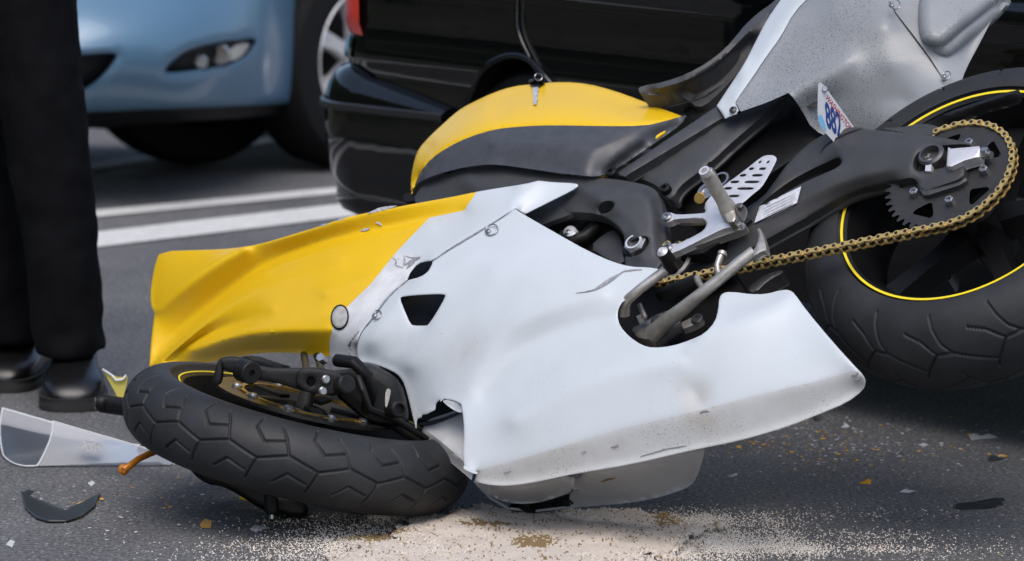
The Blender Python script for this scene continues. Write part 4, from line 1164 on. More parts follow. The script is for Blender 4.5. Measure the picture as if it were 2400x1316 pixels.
# ---------------------------------------------------------------- tank, cover, seat, tail
tank_s = [
    [(965, 452, .09), (963, 425, .070), (975, 360, .055), (1040, 290, .045), (1115, 237, .035), (1200, 203, .03), (1320, 192, .03), (1440, 213, .03), (1560, 258, .04), (1600, 280, .055)],
    [(985, 400, .118), (1030, 350, .132), (1100, 310, .143), (1200, 290, .149), (1350, 290, .146), (1480, 288, .128), (1590, 276, .09)],
    [(1020, 330, .105), (1110, 262, .108)], [(1170, 298, .150), (1110, 264, .112), (1150, 240, .088)], [(1200, 250, .116), (1330, 246, .118), (1450, 262, .104)], [(1150, 290, .142), (1250, 262, .128)],
]
tank = panel('fuel_tank', [(965, 456), (965, 456), (962, 440), (964, 410), (972, 372), (982, 348), (1005, 322), (1035, 294), (1060, 271), (1085, 252), (1115, 237), (1150, 220), (1200, 203), (1260, 196), (1320, 192), (1380, 197), (1440, 213), (1500, 235), (1560, 258), (1602, 274), (1602, 274), (1560, 290), (1510, 301), (1400, 301), (1300, 299), (1230, 301), (1160, 308), (1100, 326), (1050, 350), (1012, 377), (988, 408), (976, 436)],
             tank_s, YELLOW, bike, soft=9, bev=.010, bw=9, grid=9, thick=.006, sharp=70, lines=[[(1105, 262), (1135, 278), (1172, 296)]])
tag(tank, 'yellow fuel tank')
cover = panel('tank_side_cover', [(972, 434), (972, 434), (985, 404), (1010, 372), (1050, 345), (1100, 321), (1160, 303), (1230, 296), (1300, 294), (1400, 296), (1510, 296), (1560, 284), (1608, 270), (1608, 270), (1600, 290), (1540, 332), (1470, 380), (1425, 408), (1395, 415), (1365, 412), (1365, 412), (1300, 405), (1200, 390), (1150, 385), (1100, 390), (1040, 404), (1000, 418)],
      [[(972, 434, .110), (1010, 372, .135), (1100, 321, .153), (1230, 296, .158), (1400, 296, .152), (1510, 296, .134), (1608, 270, .085)],
       [(1000, 418, .128), (1100, 390, .150), (1200, 390, .156), (1365, 412, .150)], [(1150, 340, .166), (1250, 335, .171), (1340, 345, .169), (1395, 350, .165), (1365, 408, .155)],
       [(1395, 350, .165), (1480, 310, .145), (1600, 276, .088)], [(1425, 408, .118), (1500, 355, .110), (1600, 288, .075)], [(1400, 408, .140), (1440, 370, .146), (1500, 325, .132)]],
      CARBON, bike, grid=8, thick=.005, sharp=60)
tag(cover, 'dark grey textured cover on the tank side')
panel('airbox_cover', [(968, 470), (985, 440), (1010, 420), (1060, 404), (1110, 392), (1160, 386), (1240, 396), (1330, 412), (1400, 420), (1400, 470), (1300, 520), (1150, 560), (1000, 560)],
      [[(968, 470, .09), (1010, 420, .115), (1160, 386, .128), (1330, 412, .140), (1400, 420, .142)], [(1000, 560, .10), (1300, 520, .13)], [(1100, 430, .142), (1250, 440, .146)]], FRAME, bike, grid=14, thick=.01)
tube('tank_edge_strip', [B(np.array(x), np.array(y), s) for x, y, s in ((1408., 417., .122), (1470., 372., .116), (1540., 322., .100), (1592., 286., .082))], .0035, YELLOW, bike, 8)
panel('tank_front_bracket', [(944, 456), (960, 452), (985, 458), (985, 470), (946, 474)], .07, BLACK, bike, grid=10, thick=.02)
# seat
seat = panel('seat', [(1497, 212), (1497, 206), (1510, 201), (1560, 192), (1610, 174), (1660, 146), (1700, 114), (1728, 82), (1745, 60), (1775, 32), (1810, 8), (1850, -30), (1890, -30), (1840, 20), (1790, 80), (1740, 160), (1690, 215), (1650, 250), (1630, 250), (1620, 240), (1590, 222), (1520, 224), (1500, 220)],
      [[(1497, 208, .10), (1560, 192, .092), (1660, 146, .075), (1745, 60, .07), (1850, -30, .07)], [(1500, 220, .09), (1590, 222, .06), (1640, 245, .045), (1740, 160, .05), (1840, 20, .05)], [(1540, 209, .108), (1620, 186, .108), (1690, 142, .100), (1750, 78, .094), (1820, 15, .09)], [(1600, 212, .066), (1680, 170, .06), (1760, 90, .06)]],
      SEATM, bike, grid=8, thick=.05, sharp=60)
tag(seat, 'black seat pad')
panel('seat_base', [(1590, 224), (1660, 205), (1700, 175), (1720, 200), (1690, 240), (1640, 290), (1600, 270), (1610, 240)], .035, BLACK, bike, grid=16, thick=.06, bev=.006)
# tail
trim = panel('tail_trim', [(1850, -30), (1826, 6), (1800, 42), (1770, 100), (1745, 150), (1715, 195), (1680, 248), (1680, 248), (1700, 279), (1700, 279), (1735, 266), (1724, 240), (1760, 190), (1800, 130), (1830, 90), (1862, 30), (1905, -12), (1930, -30)],
      [[(1850, -30, .10), (1770, 100, .10), (1680, 248, .105)], [(1930, -30, .125), (1830, 90, .123), (1735, 250, .120), (1700, 279, .115)], [(1895, -30, .121), (1805, 90, .119), (1720, 225, .118)]], WHITE, bike, grid=8, thick=.006, bev=.003, bw=6)
tag(trim, 'white trim strip along the seat')
tail_out = [(1905, -30), (1905, -12), (1862, 30), (1830, 90), (1800, 130), (1760, 190), (1724, 238), (1724, 238), (1736, 262), (1736, 262), (1800, 240), (1848, 218), (1848, 218), (1862, 232), (1880, 260), (1905, 305), (1960, 330), (2080, 330), (2170, 270), (2250, 205), (2262, 165), (2300, 95), (2345, 5), (2360, -30)]
tail_s = [[(1905, -20, .126), (1830, 90, .124), (1724, 238, .120)], [(1736, 262, .124), (1800, 240, .130), (1848, 218, .134), (1905, 188, .136), (1990, 142, .138)], [(1736, 240, .116), (1800, 205, .117), (1870, 172, .122), (1960, 130, .134)], [(1870, 225, .122), (1960, 175, .128)],
          [(1960, -20, .145), (1950, 60, .146), (2080, 60, .142)], [(1905, 305, .055), (1960, 330, .03), (2080, 330, .015)], [(1900, 250, .085), (2000, 230, .082), (2130, 240, .055)], [(2262, 165, .03), (2300, 95, .03), (2350, -20, .03)], [(2080, 150, .112), (2200, 120, .085), (2250, 30, .08)], [(2080, 0, .135), (2216, 188, .066)]]
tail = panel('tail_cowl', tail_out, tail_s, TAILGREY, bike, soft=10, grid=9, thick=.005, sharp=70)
tag(tail, 'grey white tail cowl spattered with dirt')
tail_f = field(tail)
hump_s = lambda x, y: tail_f(x, y) + .028
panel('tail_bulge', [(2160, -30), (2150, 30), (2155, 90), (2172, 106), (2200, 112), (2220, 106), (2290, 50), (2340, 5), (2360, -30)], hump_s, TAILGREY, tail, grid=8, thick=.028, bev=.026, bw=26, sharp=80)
gouge(densify([(2082, -5), (2100, 32), (2140, 84), (2180, 138), (2214, 190)], 12), lambda x, y: tail_f(x, y) + .0006, 1.7, BLACK, tail, 'panel_seam')
d_ring(2097, 10, .150, 14, tail, .6)
d_ring(2218, 178, .075, 11, tail, -.9)
# dark inner undertail
panel('undertail_box', [(1848, 218), (1858, 218), (1915, 305), (1920, 345), (1870, 370), (1780, 430), (1690, 490), (1630, 520), (1560, 480), (1700, 340)], .045, BLACK, bike, grid=20, thick=.09, bev=.008, bw=14)
sf_plate = panel('subframe', [(1690, 262), (1700, 280), (1736, 264), (1800, 242), (1846, 222), (1846, 222), (1800, 268), (1720, 336), (1680, 375), (1640, 408), (1606, 432), (1588, 452), (1584, 474), (1562, 470), (1548, 448), (1520, 430), (1470, 415), (1440, 408)],
      [[(1690, 262, .085), (1846, 222, .083)], [(1440, 408, .118), (1562, 470, .118)], [(1700, 340, .086), (1640, 400, .1)]], FRAME, bike, grid=12, thick=.02, bev=.012, bw=16)
tag(sf_plate, 'dark subframe plate under the seat')
panel('subframe_rail', [(1681, 249), (1698, 276), (1466, 415), (1440, 410)], [[(1681, 249, .098), (1440, 405, .130)], [(1698, 276, .098), (1466, 415, .130)]], FRAME, sf_plate, grid=12, ch=0, thick=.02, bev=.004, bw=6)
for x, y, s, r in ((1437, 411, .132, .010), (1563, 449, .125, .010)):
    b_ = cyl('frame_bolt', B(np.array(x), np.array(y), s - .004), e_s, r, .012, BLACK, sf_plate, 20, .2, r * .45)
b_ = cyl('tail_bolt', B(np.array(1718.), np.array(258.), .121), e_s, .007, .004, STEELDK, trim, 16, .4, .003)
# number plate with its bracket
PLATE = pm('plate_white', (.62, .64, .66), .4, c2=(.55, .57, .6), nscale=30)
plate_d = lambda x, y: 7.12 + (np.asarray(x) - 1950) * .0009
PD = lambda x, y, s: D(x, y, plate_d(x, y) - np.asarray(s))
pl = panel('number_plate', [(1917, 200), (1919, 194), (1927, 194), (1960, 240), (2000, 296), (2030, 340), (1980, 360), (1940, 318), (1922, 296), (1916, 280)], lambda x, y: np.zeros(len(x)), PLATE, bike, grid=10, thick=.002, mapf=PD, back=-CF)
tag(pl, 'white number plate with red and blue characters')
panel('plate_bracket', [(1866, 236), (1872, 222), (1915, 194), (1921, 198), (1918, 250), (1900, 252), (1880, 246)], .095, STEELDK, bike, grid=10, thick=.004)
cyl('bracket_bolt', B(np.array(1879.), np.array(230.), .096), e_s, .006, .004, STEEL, bike, 14, .3)
cyl('plate_bolt', D(1933, 209, 7.10), -CF, .0055, .004, STEEL, pl, 14, .3)
TXR = pm('plate_red_ink', (.45, .03, .04), .5); TXB = pm('plate_blue_ink', (.02, .05, .22), .5); TXL = pm('plate_light_blue_ink', (.20, .45, .70), .5)
panel('plate_blue_wash', [(1918, 272), (1924, 268), (1932, 282), (1938, 308), (1934, 308), (1923, 294), (1917, 282)], lambda x, y: np.full(len(x), .0007), TXL, pl, grid=10, thick=.0004, mapf=PD, back=-CF)
def plate_text(txt, x0, y0, ux, uy, vx, vy, mat, name, bold=0.0):
    cu = bpy.data.curves.new('text', 'FONT'); cu.body = txt; cu.size = 1.0; cu.offset = bold
    to = bpy.data.objects.new('text', cu); col.objects.link(to)
    dg = bpy.context.evaluated_depsgraph_get()
    me = bpy.data.meshes.new_from_object(to.evaluated_get(dg))
    bpy.data.objects.remove(to); bpy.data.curves.remove(cu)
    q = np.array([v.co[:] for v in me.vertices])
    px = x0 + ux * q[:, 0] + vx * q[:, 1]; py = y0 + uy * q[:, 0] + vy * q[:, 1]
    Vw = PD(px, py, np.full(len(px), .0010))
    return mk(name, Vw, [tuple(p.vertices) for p in me.polygons], mat, pl, False)
plate_text('WASHINGTON', 1934, 230, 8.6, 11.6, 10.0, -11.0, TXR, 'plate_state_name', .012)
plate_text('882', 1937, 294, 25, 22, -7.0, -82.0, TXB, 'plate_number', .03)

# ---------------------------------------------------------------- main frame, engine, swingarm
spar = panel('frame_spar', [(1345, 432), (1362, 418), (1380, 416), (1440, 420), (1500, 430), (1530, 440), (1546, 456), (1556, 500), (1562, 545), (1560, 590), (1548, 625), (1530, 640), (1470, 640), (1464, 625), (1464, 560), (1455, 538), (1430, 516), (1400, 503), (1345, 498), (1290, 505), (1262, 500), (1300, 470), (1335, 450)],
      [[(1345, 432, .138), (1440, 420, .134), (1530, 440, .122), (1556, 500, .122), (1562, 580, .122)], [(1262, 500, .12), (1345, 492, .142), (1400, 498, .142), (1455, 540, .142), (1470, 620, .135)], [(1365, 442, .158), (1440, 446, .160), (1515, 452, .156), (1530, 500, .156), (1532, 590, .150)], [(1400, 470, .160), (1490, 510, .160), (1500, 600, .155)]],
      FRAME, bike, holes=[[(1402, 490), (1408, 478), (1422, 472), (1434, 473), (1440, 480), (1434, 492), (1420, 501), (1408, 502)], [(1466, 588), (1474, 570), (1496, 556), (1514, 554), (1522, 564), (1516, 582), (1498, 598), (1478, 602)]], grid=8, thick=.02, bev=.003, bw=5, sharp=50)
tag(spar, 'dark aluminium frame spar')
cyl('spar_plug', B(np.array(1421.), np.array(487.), .118), e_s, .024, .004, BLACK, spar, 24)
cyl('pivot_recess', B(np.array(1494.), np.array(578.), .135), e_s, .028, .004, BLACK, spar, 24)
cyl('pivot_nut', B(np.array(1494.), np.array(580.), .139), e_s, .021, .012, STEEL, spar, 6, .08, .012, e_f)
lathe('pivot_bearing', [(.0155, .0), (.0155, .016), (.0115, .016), (.011, .008), (.0001, .008)], B(np.array(1494.), np.array(580.), .139), e_s, [ALU, STEELDK], spar, 32, mats_idx=[0, 0, 1, 1])
panel('engine_block', [(1180, 500), (1340, 490), (1480, 560), (1560, 600), (1620, 560), (1700, 600), (1760, 700), (1700, 860), (1550, 900), (1400, 860), (1200, 700)], .045, MATTBLACK, bike, grid=40, thick=.03, bev=.01, bw=30)
cov = lathe('engine_cover', [(.075, 0), (.075, .025), (.068, .033), (.055, .036), (.052, .030), (.0001, .030)], B(np.array(1420.), np.array(590.), .055), e_s, MATTBLACK, bike, 48)
panel('engine_cover_plate', [(1380, 580), (1420, 545), (1445, 540), (1462, 570), (1464, 625), (1420, 610)], .105, FRAME, cov, grid=12, thick=.02, bev=.004)
clm = panel('clutch_cable_clamp', [(1318, 546), (1326, 533), (1338, 528), (1350, 534), (1354, 546), (1340, 556), (1326, 556)], .125, ALU, bike, grid=7, thick=.02, bev=.005, bw=6)
cyl('clamp_bolt', B(np.array(1330.), np.array(545.), .125), e_s, .006, .003, STEEL, clm, 16, .3, .003)
tube('clutch_hose', [B(np.array(x), np.array(y), s) for x, y, s in ((1320., 552., .11), (1345., 565., .11), (1370., 555., .105), (1400., 530., .10))], .011, MATTBLACK, bike, 14)
# swingarm
sw_out = [(1560, 650), (1580, 610), (1640, 560), (1720, 505), (1790, 462), (1812, 430), (1850, 378), (1888, 342), (1925, 318), (1962, 303), (2010, 297), (2040, 305), (2110, 311), (2200, 321), (2262, 333), (2285, 342), (2300, 352), (2302, 362), (2270, 372), (2262, 385), (2262, 408), (2258, 420), (2190, 443), (2165, 452), (2148, 440), (2150, 428), (2138, 418),
          (2110, 424), (2050, 438), (2000, 452), (1950, 478), (1900, 508), (1840, 540), (1760, 585), (1700, 625), (1640, 660), (1600, 672)]
sw_s = [[(1560, 650, .085), (1700, 520, .095), (1800, 440, .105), (1890, 342, .098), (2010, 297, .102), (2110, 311, .126), (2200, 321, .142), (2285, 342, .146)], [(1600, 672, .09), (1760, 585, .105), (1900, 508, .108), (2000, 452, .110), (2110, 424, .134), (2190, 443, .142), (2260, 415, .146)], [(1700, 560, .122), (1850, 480, .128), (1980, 420, .140), (2100, 395, .152), (2250, 370, .156)], [(1960, 345, .124), (2050, 345, .140), (2150, 345, .152)]]
sw = panel('swingarm', sw_out, sw_s, SWING, bike, holes=[[(1770, 497), (1800, 466), (1850, 428), (1905, 398), (1945, 380), (1964, 370), (1974, 378), (1966, 392), (1930, 408), (1880, 430), (1830, 458), (1795, 484)],
      [(2142, 396), (2143, 374), (2156, 356), (2180, 347), (2225, 342), (2260, 340), (2284, 345), (2290, 355), (2262, 378), (2225, 390), (2160, 404)]], grid=8, thick=.022, bev=.006, bw=8, sharp=60)
tag(sw, 'dark grey swingarm')
panel('swingarm_inner', [(1740, 520), (1850, 400), (1990, 340), (2120, 330), (2290, 340), (2280, 400), (2160, 430), (1960, 450), (1800, 540)], .088, BLACK, sw, grid=30, thick=.01)
gouge(densify(chaikin([(2022, 300), (1985, 313), (1950, 330), (1930, 345), (1922, 360)], 1, False), 8), lambda x, y: field(sw)(x, y) + .001, 2.0, BLACK, sw, 'weld_seam')
cyl('axle_nut', B(np.array(2192.), np.array(379.), .128), e_s, .023, .022, STEELDK, sw, 28, .15, .016)
adj = panel('axle_adjuster', [(2222, 346), (2230, 349), (2295, 343), (2298, 352), (2295, 368), (2260, 378), (2230, 392), (2218, 391)], [[(2222, 346, .156), (2218, 391, .156)], [(2296, 343, .156), (2296, 368, .152)]], ALU, sw, grid=7, ch=0, thick=.02, bev=.002, bw=4)
panel('adjuster_block', [(2170, 382), (2176, 374), (2184, 372), (2182, 402), (2168, 401)], .146, ALU, sw, grid=7, ch=0, thick=.01)
tube('adjuster_bolt', [B(np.array(2292.), np.array(358.), .145), B(np.array(2324.), np.array(364.), .145)], .006, STEEL, adj, 10)
cyl('adjuster_locknut', B(np.array(2302.), np.array(359.), .145), B(np.array(2322.), np.array(362.), .122) - B(np.array(2292.), np.array(358.), .125), .010, .010, STEEL, adj, 6, .05)
panel('axle_bracket', [(2148, 428), (2200, 422), (2262, 405), (2268, 430), (2200, 452), (2168, 462), (2155, 450)], .138, FRAME, sw, grid=9, thick=.02, bev=.004, bw=6)
panel('information_sticker', [(1768, 523), (1768, 523), (1780, 484), (1780, 484), (1878, 437), (1878, 437), (1868, 476), (1868, 476)], lambda x, y: field(sw)(x, y) + .0030, STICKER, sw, grid=10, ch=0, thick=.0006)
INK = pm('sticker_ink', (.14, .14, .17), .5)
for k in range(5):
    u0, v0 = 1786 + k * 1.5, 491 + k * 6.2
    gouge(densify([(u0, v0), (u0 + 78 - k * 3, v0 - 37 + k * 1.2)], 9), lambda x, y: field(sw)(x, y) + .0026, .45, INK, sw, 'sticker_line')
# chain guard and hugger
panel('chain_guard', [(2095, 312), (2150, 300), (2215, 266), (2300, 236), (2385, 209), (2392, 216), (2396, 236), (2388, 246), (2300, 268), (2262, 290), (2230, 308), (2190, 320), (2150, 322)],
      [[(2095, 312, .105), (2215, 266, .118), (2385, 209, .118)], [(2215, 272, .126), (2385, 216, .126)], [(2190, 320, .10), (2300, 268, .10), (2388, 246, .10)]], BLACK, bike, grid=9, thick=.004)
panel('chain_guard_mount', [(2060, 300), (2110, 310), (2180, 322), (2210, 300), (2160, 288), (2110, 300)], .112, SWING, bike, grid=10, thick=.006)

# ---------------------------------------------------------------- sprocket and chain
CS = .124
cs = B(np.array(2229.), np.array(414.), CS)
PR = .1095
NT = 44
V = []; Fc = []
a_, b_v, n_ = frame_of(e_s, e_f)
def ringpt(th, r, w): return cs + (math.cos(th) * a_ + math.sin(th) * b_v) * r + n_ * w
# sprocket as a flat plate: outer toothed ring, triangular windows
tri_out = []
for k in range(NT * 4):
    r = PR - .004 if k % 4 in (0, 1) else PR + .0055
    tri_out.append((r * math.cos(2 * math.pi * k / (NT * 4)), r * math.sin(2 * math.pi * k / (NT * 4))))
win = []
for k in range(5):
    q0_ = B(np.array(2328.), np.array(357.), CS) - cs
    t0 = math.atan2(-(q0_ @ b_v), q0_ @ a_) + 2 * math.pi * k / 5
    w = [(.090, -.20), (.090, .20), (.086, .24), (.080, .23), (.060, .05), (.060, -.05), (.080, -.23), (.086, -.24)]
    win.append([(r * math.cos(t0 + q), r * math.sin(t0 + q)) for r, q in w])
SC = 1000.0
spr = panel('rear_sprocket', [(x * SC, y * SC) for x, y in tri_out], 0.0, pm('dark_sprocket', (.018, .018, .019), .5, c2=(.028, .027, .026), nscale=50), bike, holes=[[(x * SC, y * SC) for x, y in w] for w in win], grid=9, ch=0, thick=.006, kind_step=6,
            mapf=lambda x, y, s: cs + (np.asarray(x) / SC)[:, None] * a_ - (np.asarray(y) / SC)[:, None] * b_v + np.asarray(s)[:, None] * n_ + .003 * n_)
for k in range(5):
    th = -t0 + 2 * math.pi * (k + .5) / 5
    cyl('sprocket_bolt', ringpt(th, .064, .003), e_s, .008, .012, STEEL, spr, 6, .15, .004)
lathe('sprocket_carrier', [(.07, -.004), (.07, -.03), (.05, -.035), (.04, -.04)], cs, e_s, RIMB, spr, 40)
# chain path on the plane s = CS
path2 = []
fs = np.array([1574.0, 618.0])                            # front sprocket, photograph position
cfs = B(fs[0], fs[1], CS)
RF = .042
def loc2(p): d = p - cs; return np.array([d @ a_, d @ b_v])
f2 = loc2(cfs)
dist = np.linalg.norm(f2); ang = math.atan2(f2[1], f2[0])
off = math.acos((PR - RF) / dist)
pts = []
# around the rear sprocket (away from the front one)
a0, a1 = ang + off, ang + 2 * math.pi - off
for t in np.linspace(a0, a1, 200): pts.append((PR * math.cos(t), PR * math.sin(t)))
p_end = np.array(pts[-1])
q0 = f2 + RF * np.array([math.cos(a1), math.sin(a1)])
low_n = 60
for i in range(1, low_n):
    t = i / low_n
    p = p_end * (1 - t) + q0 * t
    pts.append(tuple(p))
for t in np.linspace(a1, a1 + 2 * off, 60): pts.append(tuple(f2 + RF * np.array([math.cos(t), math.sin(t)])))
p_b = np.array(pts[-1]); p_a = np.array(pts[0])
for i in range(1, 60): pts.append(tuple(p_b * (1 - i / 60) + p_a * (i / 60)))
pts = np.array(pts)
# the lower run hangs slack by its own weight
gvec = np.array([0, 0, -1.0]); g2 = np.array([gvec @ a_, gvec @ b_v]); g2 /= np.linalg.norm(g2)
seg_i = np.arange(200, 200 + low_n - 1)
tt = (np.arange(len(seg_i)) + 1) / low_n
zz1 = (p_end[0] * a_ + p_end[1] * b_v)[2]; zz2 = (p_a[0] * a_ + p_a[1] * b_v)[2]
first_low = zz1 < zz2
if first_low: pts[seg_i] += (g2[None] * (.006 * np.sin(math.pi * tt))[:, None])
cl = np.vstack([pts, pts[:1]])
Ls = np.r_[0, np.cumsum(np.linalg.norm(np.diff(cl, axis=0), axis=1))]
NL = int(round(Ls[-1] / .0159 / 2)) * 2
pit = Ls[-1] / NL
def at_len(l):
    l = l % Ls[-1]
    return np.array([np.interp(l, Ls, cl[:, 0]), np.interp(l, Ls, cl[:, 1])])
def plate8(w, hgt, waist, z0, z1):
    pts = []
    for k in range(9): th = -math.pi / 2 + math.pi * k / 8; pts.append((w / 2 + hgt * math.cos(th), hgt * math.sin(th)))
    pts.append((0, waist))
    for k in range(9): th = math.pi / 2 + math.pi * k / 8; pts.append((-w / 2 + hgt * math.cos(th), hgt * math.sin(th)))
    pts.append((0, -waist))
    m = len(pts); V = [(x, y, z0) for x, y in pts] + [(x * .97, y * .93, z1) for x, y in pts]
    Fc = [tuple(range(m))[::-1], tuple(range(m, 2 * m))] + [(i, (i + 1) % m, m + (i + 1) % m, m + i) for i in range(m)]
    return V, Fc
def link_mesh(name, zc, hgt):
    V = []; Fc = []; idx = []
    for sgn in (1, -1):
        v, f = plate8(pit, hgt, hgt * .66, sgn * zc, sgn * (zc + .0022))
        o = len(V); V += v; Fc += [tuple(q + o for q in g) for g in f]; idx += [0] * len(f)
    for x in (-pit / 2, pit / 2):
        o = len(V); m = 10
        for z in (-.0098, .0098):
            for k in range(m): V.append((x + .0029 * math.cos(2 * math.pi * k / m), .0029 * math.sin(2 * math.pi * k / m), z))
        Fc += [(o + k, o + (k + 1) % m, o + m + (k + 1) % m, o + m + k) for k in range(m)] + [tuple(o + m + k for k in range(m)), tuple(o + k for k in range(m))[::-1]]
        idx += [1] * (m + 2)
        o = len(V)
        for z in (-.004, .004):
            for k in range(m): V.append((x + .005 * math.cos(2 * math.pi * k / m), .005 * math.sin(2 * math.pi * k / m), z))
        Fc += [(o + k, o + (k + 1) % m, o + m + (k + 1) % m, o + m + k) for k in range(m)]; idx += [1] * m
    o = mk(name, V, Fc, [GOLD, CHAINDK], None, True, idx, 35)
    bm = bmesh.new(); bm.from_mesh(o.data); bmesh.ops.recalc_face_normals(bm, faces=bm.faces); bm.to_mesh(o.data); bm.free()
    return o
outer = link_mesh('chain_link', .0062, .0062); inner = link_mesh('chain_link', .0040, .0058)
# the chain itself is the run of side bushes; every link hangs under it
chain = lathe('drive_chain', [(.030, -.004), (.036, -.002), (.036, .002), (.030, .004)], cfs, e_s, STEELDK, bike, 17, closed=True)
tag(chain, 'gold drive chain')
for k in range(NL):
    A, C_ = at_len(k * pit), at_len((k + 1) * pit)
    m2 = (A + C_) / 2; d2 = (C_ - A) / np.linalg.norm(C_ - A)
    c3 = cs + m2[0] * a_ + m2[1] * b_v
    lm_ = ((k + .5) * pit - Ls[320]) / (Ls[-1] - Ls[320]) if first_low else ((k + .5) * pit - Ls[200]) / (Ls[259] - Ls[200])
    if 0 < lm_ < 1: c3 = c3 - n_ * .035 * math.sin(math.pi * lm_) ** .5
    x3 = d2[0] * a_ + d2[1] * b_v; y3 = np.cross(n_, x3)
    src = outer if k % 2 else inner
    o = src if k in (0, 1) else src.copy()
    if k > 1: col.objects.link(o)
    o.parent = chain
    M = Matrix([list(x3) + [c3[0]], list(y3) + [c3[1]], list(n_) + [c3[2]], [0, 0, 0, 1]])
    M = Matrix([[x3[0], y3[0], n_[0], c3[0]], [x3[1], y3[1], n_[1], c3[1]], [x3[2], y3[2], n_[2], c3[2]], [0, 0, 0, 1]])
    o.matrix_basis = M

# ---------------------------------------------------------------- foot peg bracket, gear lever, side stand
def bp(x, y, s): return B(np.array(float(x)), np.array(float(y)), s)
S1 = .155
heel = panel('heel_guard', [(1655, 470), (1690, 440), (1745, 400), (1782, 370), (1795, 364), (1812, 364), (1820, 370), (1820, 378), (1800, 415), (1785, 440), (1762, 458), (1740, 478), (1715, 490), (1668, 500), (1650, 495)], .142, ALU, bike,
      holes=[[(x - w / 2, y + 3), (x - w / 2 + 4, y - 3), (x + w / 2, y - 3), (x + w / 2 - 4, y + 3)] for x, y, w in ((1781, 380.5, 10), (1800, 380.5, 10), (1761, 396, 15), (1787, 396, 19), (1741, 411.5, 19), (1775, 411.5, 28), (1722, 427, 24), (1762, 427, 37), (1706, 442, 22), (1747, 442.5, 42), (1720, 460, 28))],
      grid=6, ch=1, thick=.004, bev=.0008, bw=3)
tag(heel, 'slotted aluminium heel guard')
brk = panel('footrest_bracket', [(1550, 518), (1551, 506), (1562, 498), (1574, 499), (1586, 504), (1640, 501), (1655, 499), (1652, 480), (1672, 466), (1700, 470), (1712, 490), (1730, 500), (1740, 520), (1735, 530), (1700, 536), (1680, 545), (1640, 565), (1596, 587), (1580, 593), (1570, 598), (1556, 594), (1552, 584), (1560, 574), (1574, 572), (1590, 572), (1630, 552), (1650, 540), (1657, 525), (1652, 516), (1640, 512), (1580, 515), (1572, 521), (1560, 523)], [[(1555, 510, .148), (1720, 510, .158)], [(1560, 585, .148), (1700, 540, .156)]], ALU, bike, grid=6, ch=1, thick=.012, bev=.002, bw=4)
tag(brk, 'brushed aluminium footrest bracket')
for x, y in ((1563, 510), (1565, 582)):
    cyl('bracket_screw', bp(x, y, .150), e_s, .009, .005, STEEL, brk, 20, .2, .004)
panel('bracket_upper_web', [(1580, 516), (1648, 512), (1655, 520), (1640, 522), (1584, 523)], .140, ALUDK, brk, grid=8, thick=.008)  # weathered metal web set below the upper arm
panel('bracket_lower_web', [(1596, 588), (1680, 548), (1735, 532), (1742, 522), (1750, 530), (1735, 542), (1690, 556), (1640, 576), (1590, 592), (1572, 598)], .144, ALUDK, brk, grid=8, thick=.014, bev=.002, bw=4)
# folding peg: a tapered bar standing out towards the left of the bike
pegroot = bp(1712, 500, .160)
peg_axis = bp(1652, 398, .245) - pegroot
PV = []; PF = []
pl_ = np.linalg.norm(peg_axis); px_ = peg_axis / pl_
pa = np.cross(px_, e_s); pa /= np.linalg.norm(pa); pb = np.cross(pa, px_)
for i, (t, w, h_) in enumerate(((-.05, .016, .016), (.12, .015, .013), (.3, .012, .010), (.6, .0125, .0095), (.85, .0135, .0095), (.95, .012, .008), (1.0, .007, .004))):
    for k in range(12):
        th = 2 * math.pi * k / 12
        cx = math.copysign(abs(math.cos(th)) ** .6, math.cos(th)); sy = math.copysign(abs(math.sin(th)) ** .6, math.sin(th))
        PV.append(pegroot + px_ * pl_ * t + pa * w * cx + pb * h_ * sy)
for i in range(6):
    for k in range(12): PF.append((i * 12 + k, i * 12 + (k + 1) % 12, i * 12 + 12 + (k + 1) % 12, i * 12 + 12 + k))
PF += [tuple(range(12)), tuple(72 + k for k in range(12))]
peg = mk('foot_peg', PV, PF, ALUDK, brk, True, None, 35)
bmp = bmesh.new(); bmp.from_mesh(peg.data); bmesh.ops.recalc_face_normals(bmp, faces=bmp.faces); bmp.to_mesh(peg.data); bmp.free()
lathe('peg_bobbin', [(.0095, 0), (.0095, .010), (.0055, .010), (.005, .002), (.0001, .002)], bp(1656, 409, .246), e_s, ALU, brk, 22)
panel('peg_clevis', [(1692, 490), (1716, 486), (1726, 498), (1724, 520), (1706, 524), (1698, 512)], .172, ALUDK, brk, grid=6, thick=.022, bev=.004, bw=5)
panel('peg_ear', [(1724, 478), (1736, 476), (1750, 486), (1754, 500), (1746, 520), (1740, 524), (1730, 510), (1722, 495)], .176, STEELDK, brk, grid=6, thick=.006, bev=.002, bw=4)
cyl('peg_pin', bp(1737, 488, .176), e_s, .006, .008, STEELDK, brk, 14, .3)
panel('sprocket_cover', [(1587, 588), (1640, 570), (1690, 552), (1712, 545), (1700, 560), (1660, 592), (1640, 600), (1587, 598)], .128, BLACK, bike, grid=8, thick=.02, bev=.003, bw=5)
for x, y in ((1613, 591), (1677, 562)): lathe('cover_washer', [(.0065, 0), (.0065, .0015), (.005, .0015)], bp(x, y, .128), e_s, FRAME, bike, 20)
tube('gear_rod', [bp(1590, 600, .13), bp(1650, 592, .13), bp(1720, 545, .13), bp(1760, 515, .128)], .004, MATTBLACK, bike, 10)
lathe('rear_brake_sensor_ring', [(.018, 0), (.018, .006), (.013, .006), (.012, .002), (.0001, .002)], bp(1660, 452, .118), e_s, STEEL, bike, 30)
cyl('cable_end', bp(1646, 465, .112), -e_u + e_s, .010, .02, GOLDDISC, bike, 18)
lathe('upper_ring', [(.016, 0), (.016, .004), (.012, .004)], bp(1690, 424, .112), e_s, STEEL, bike, 28)
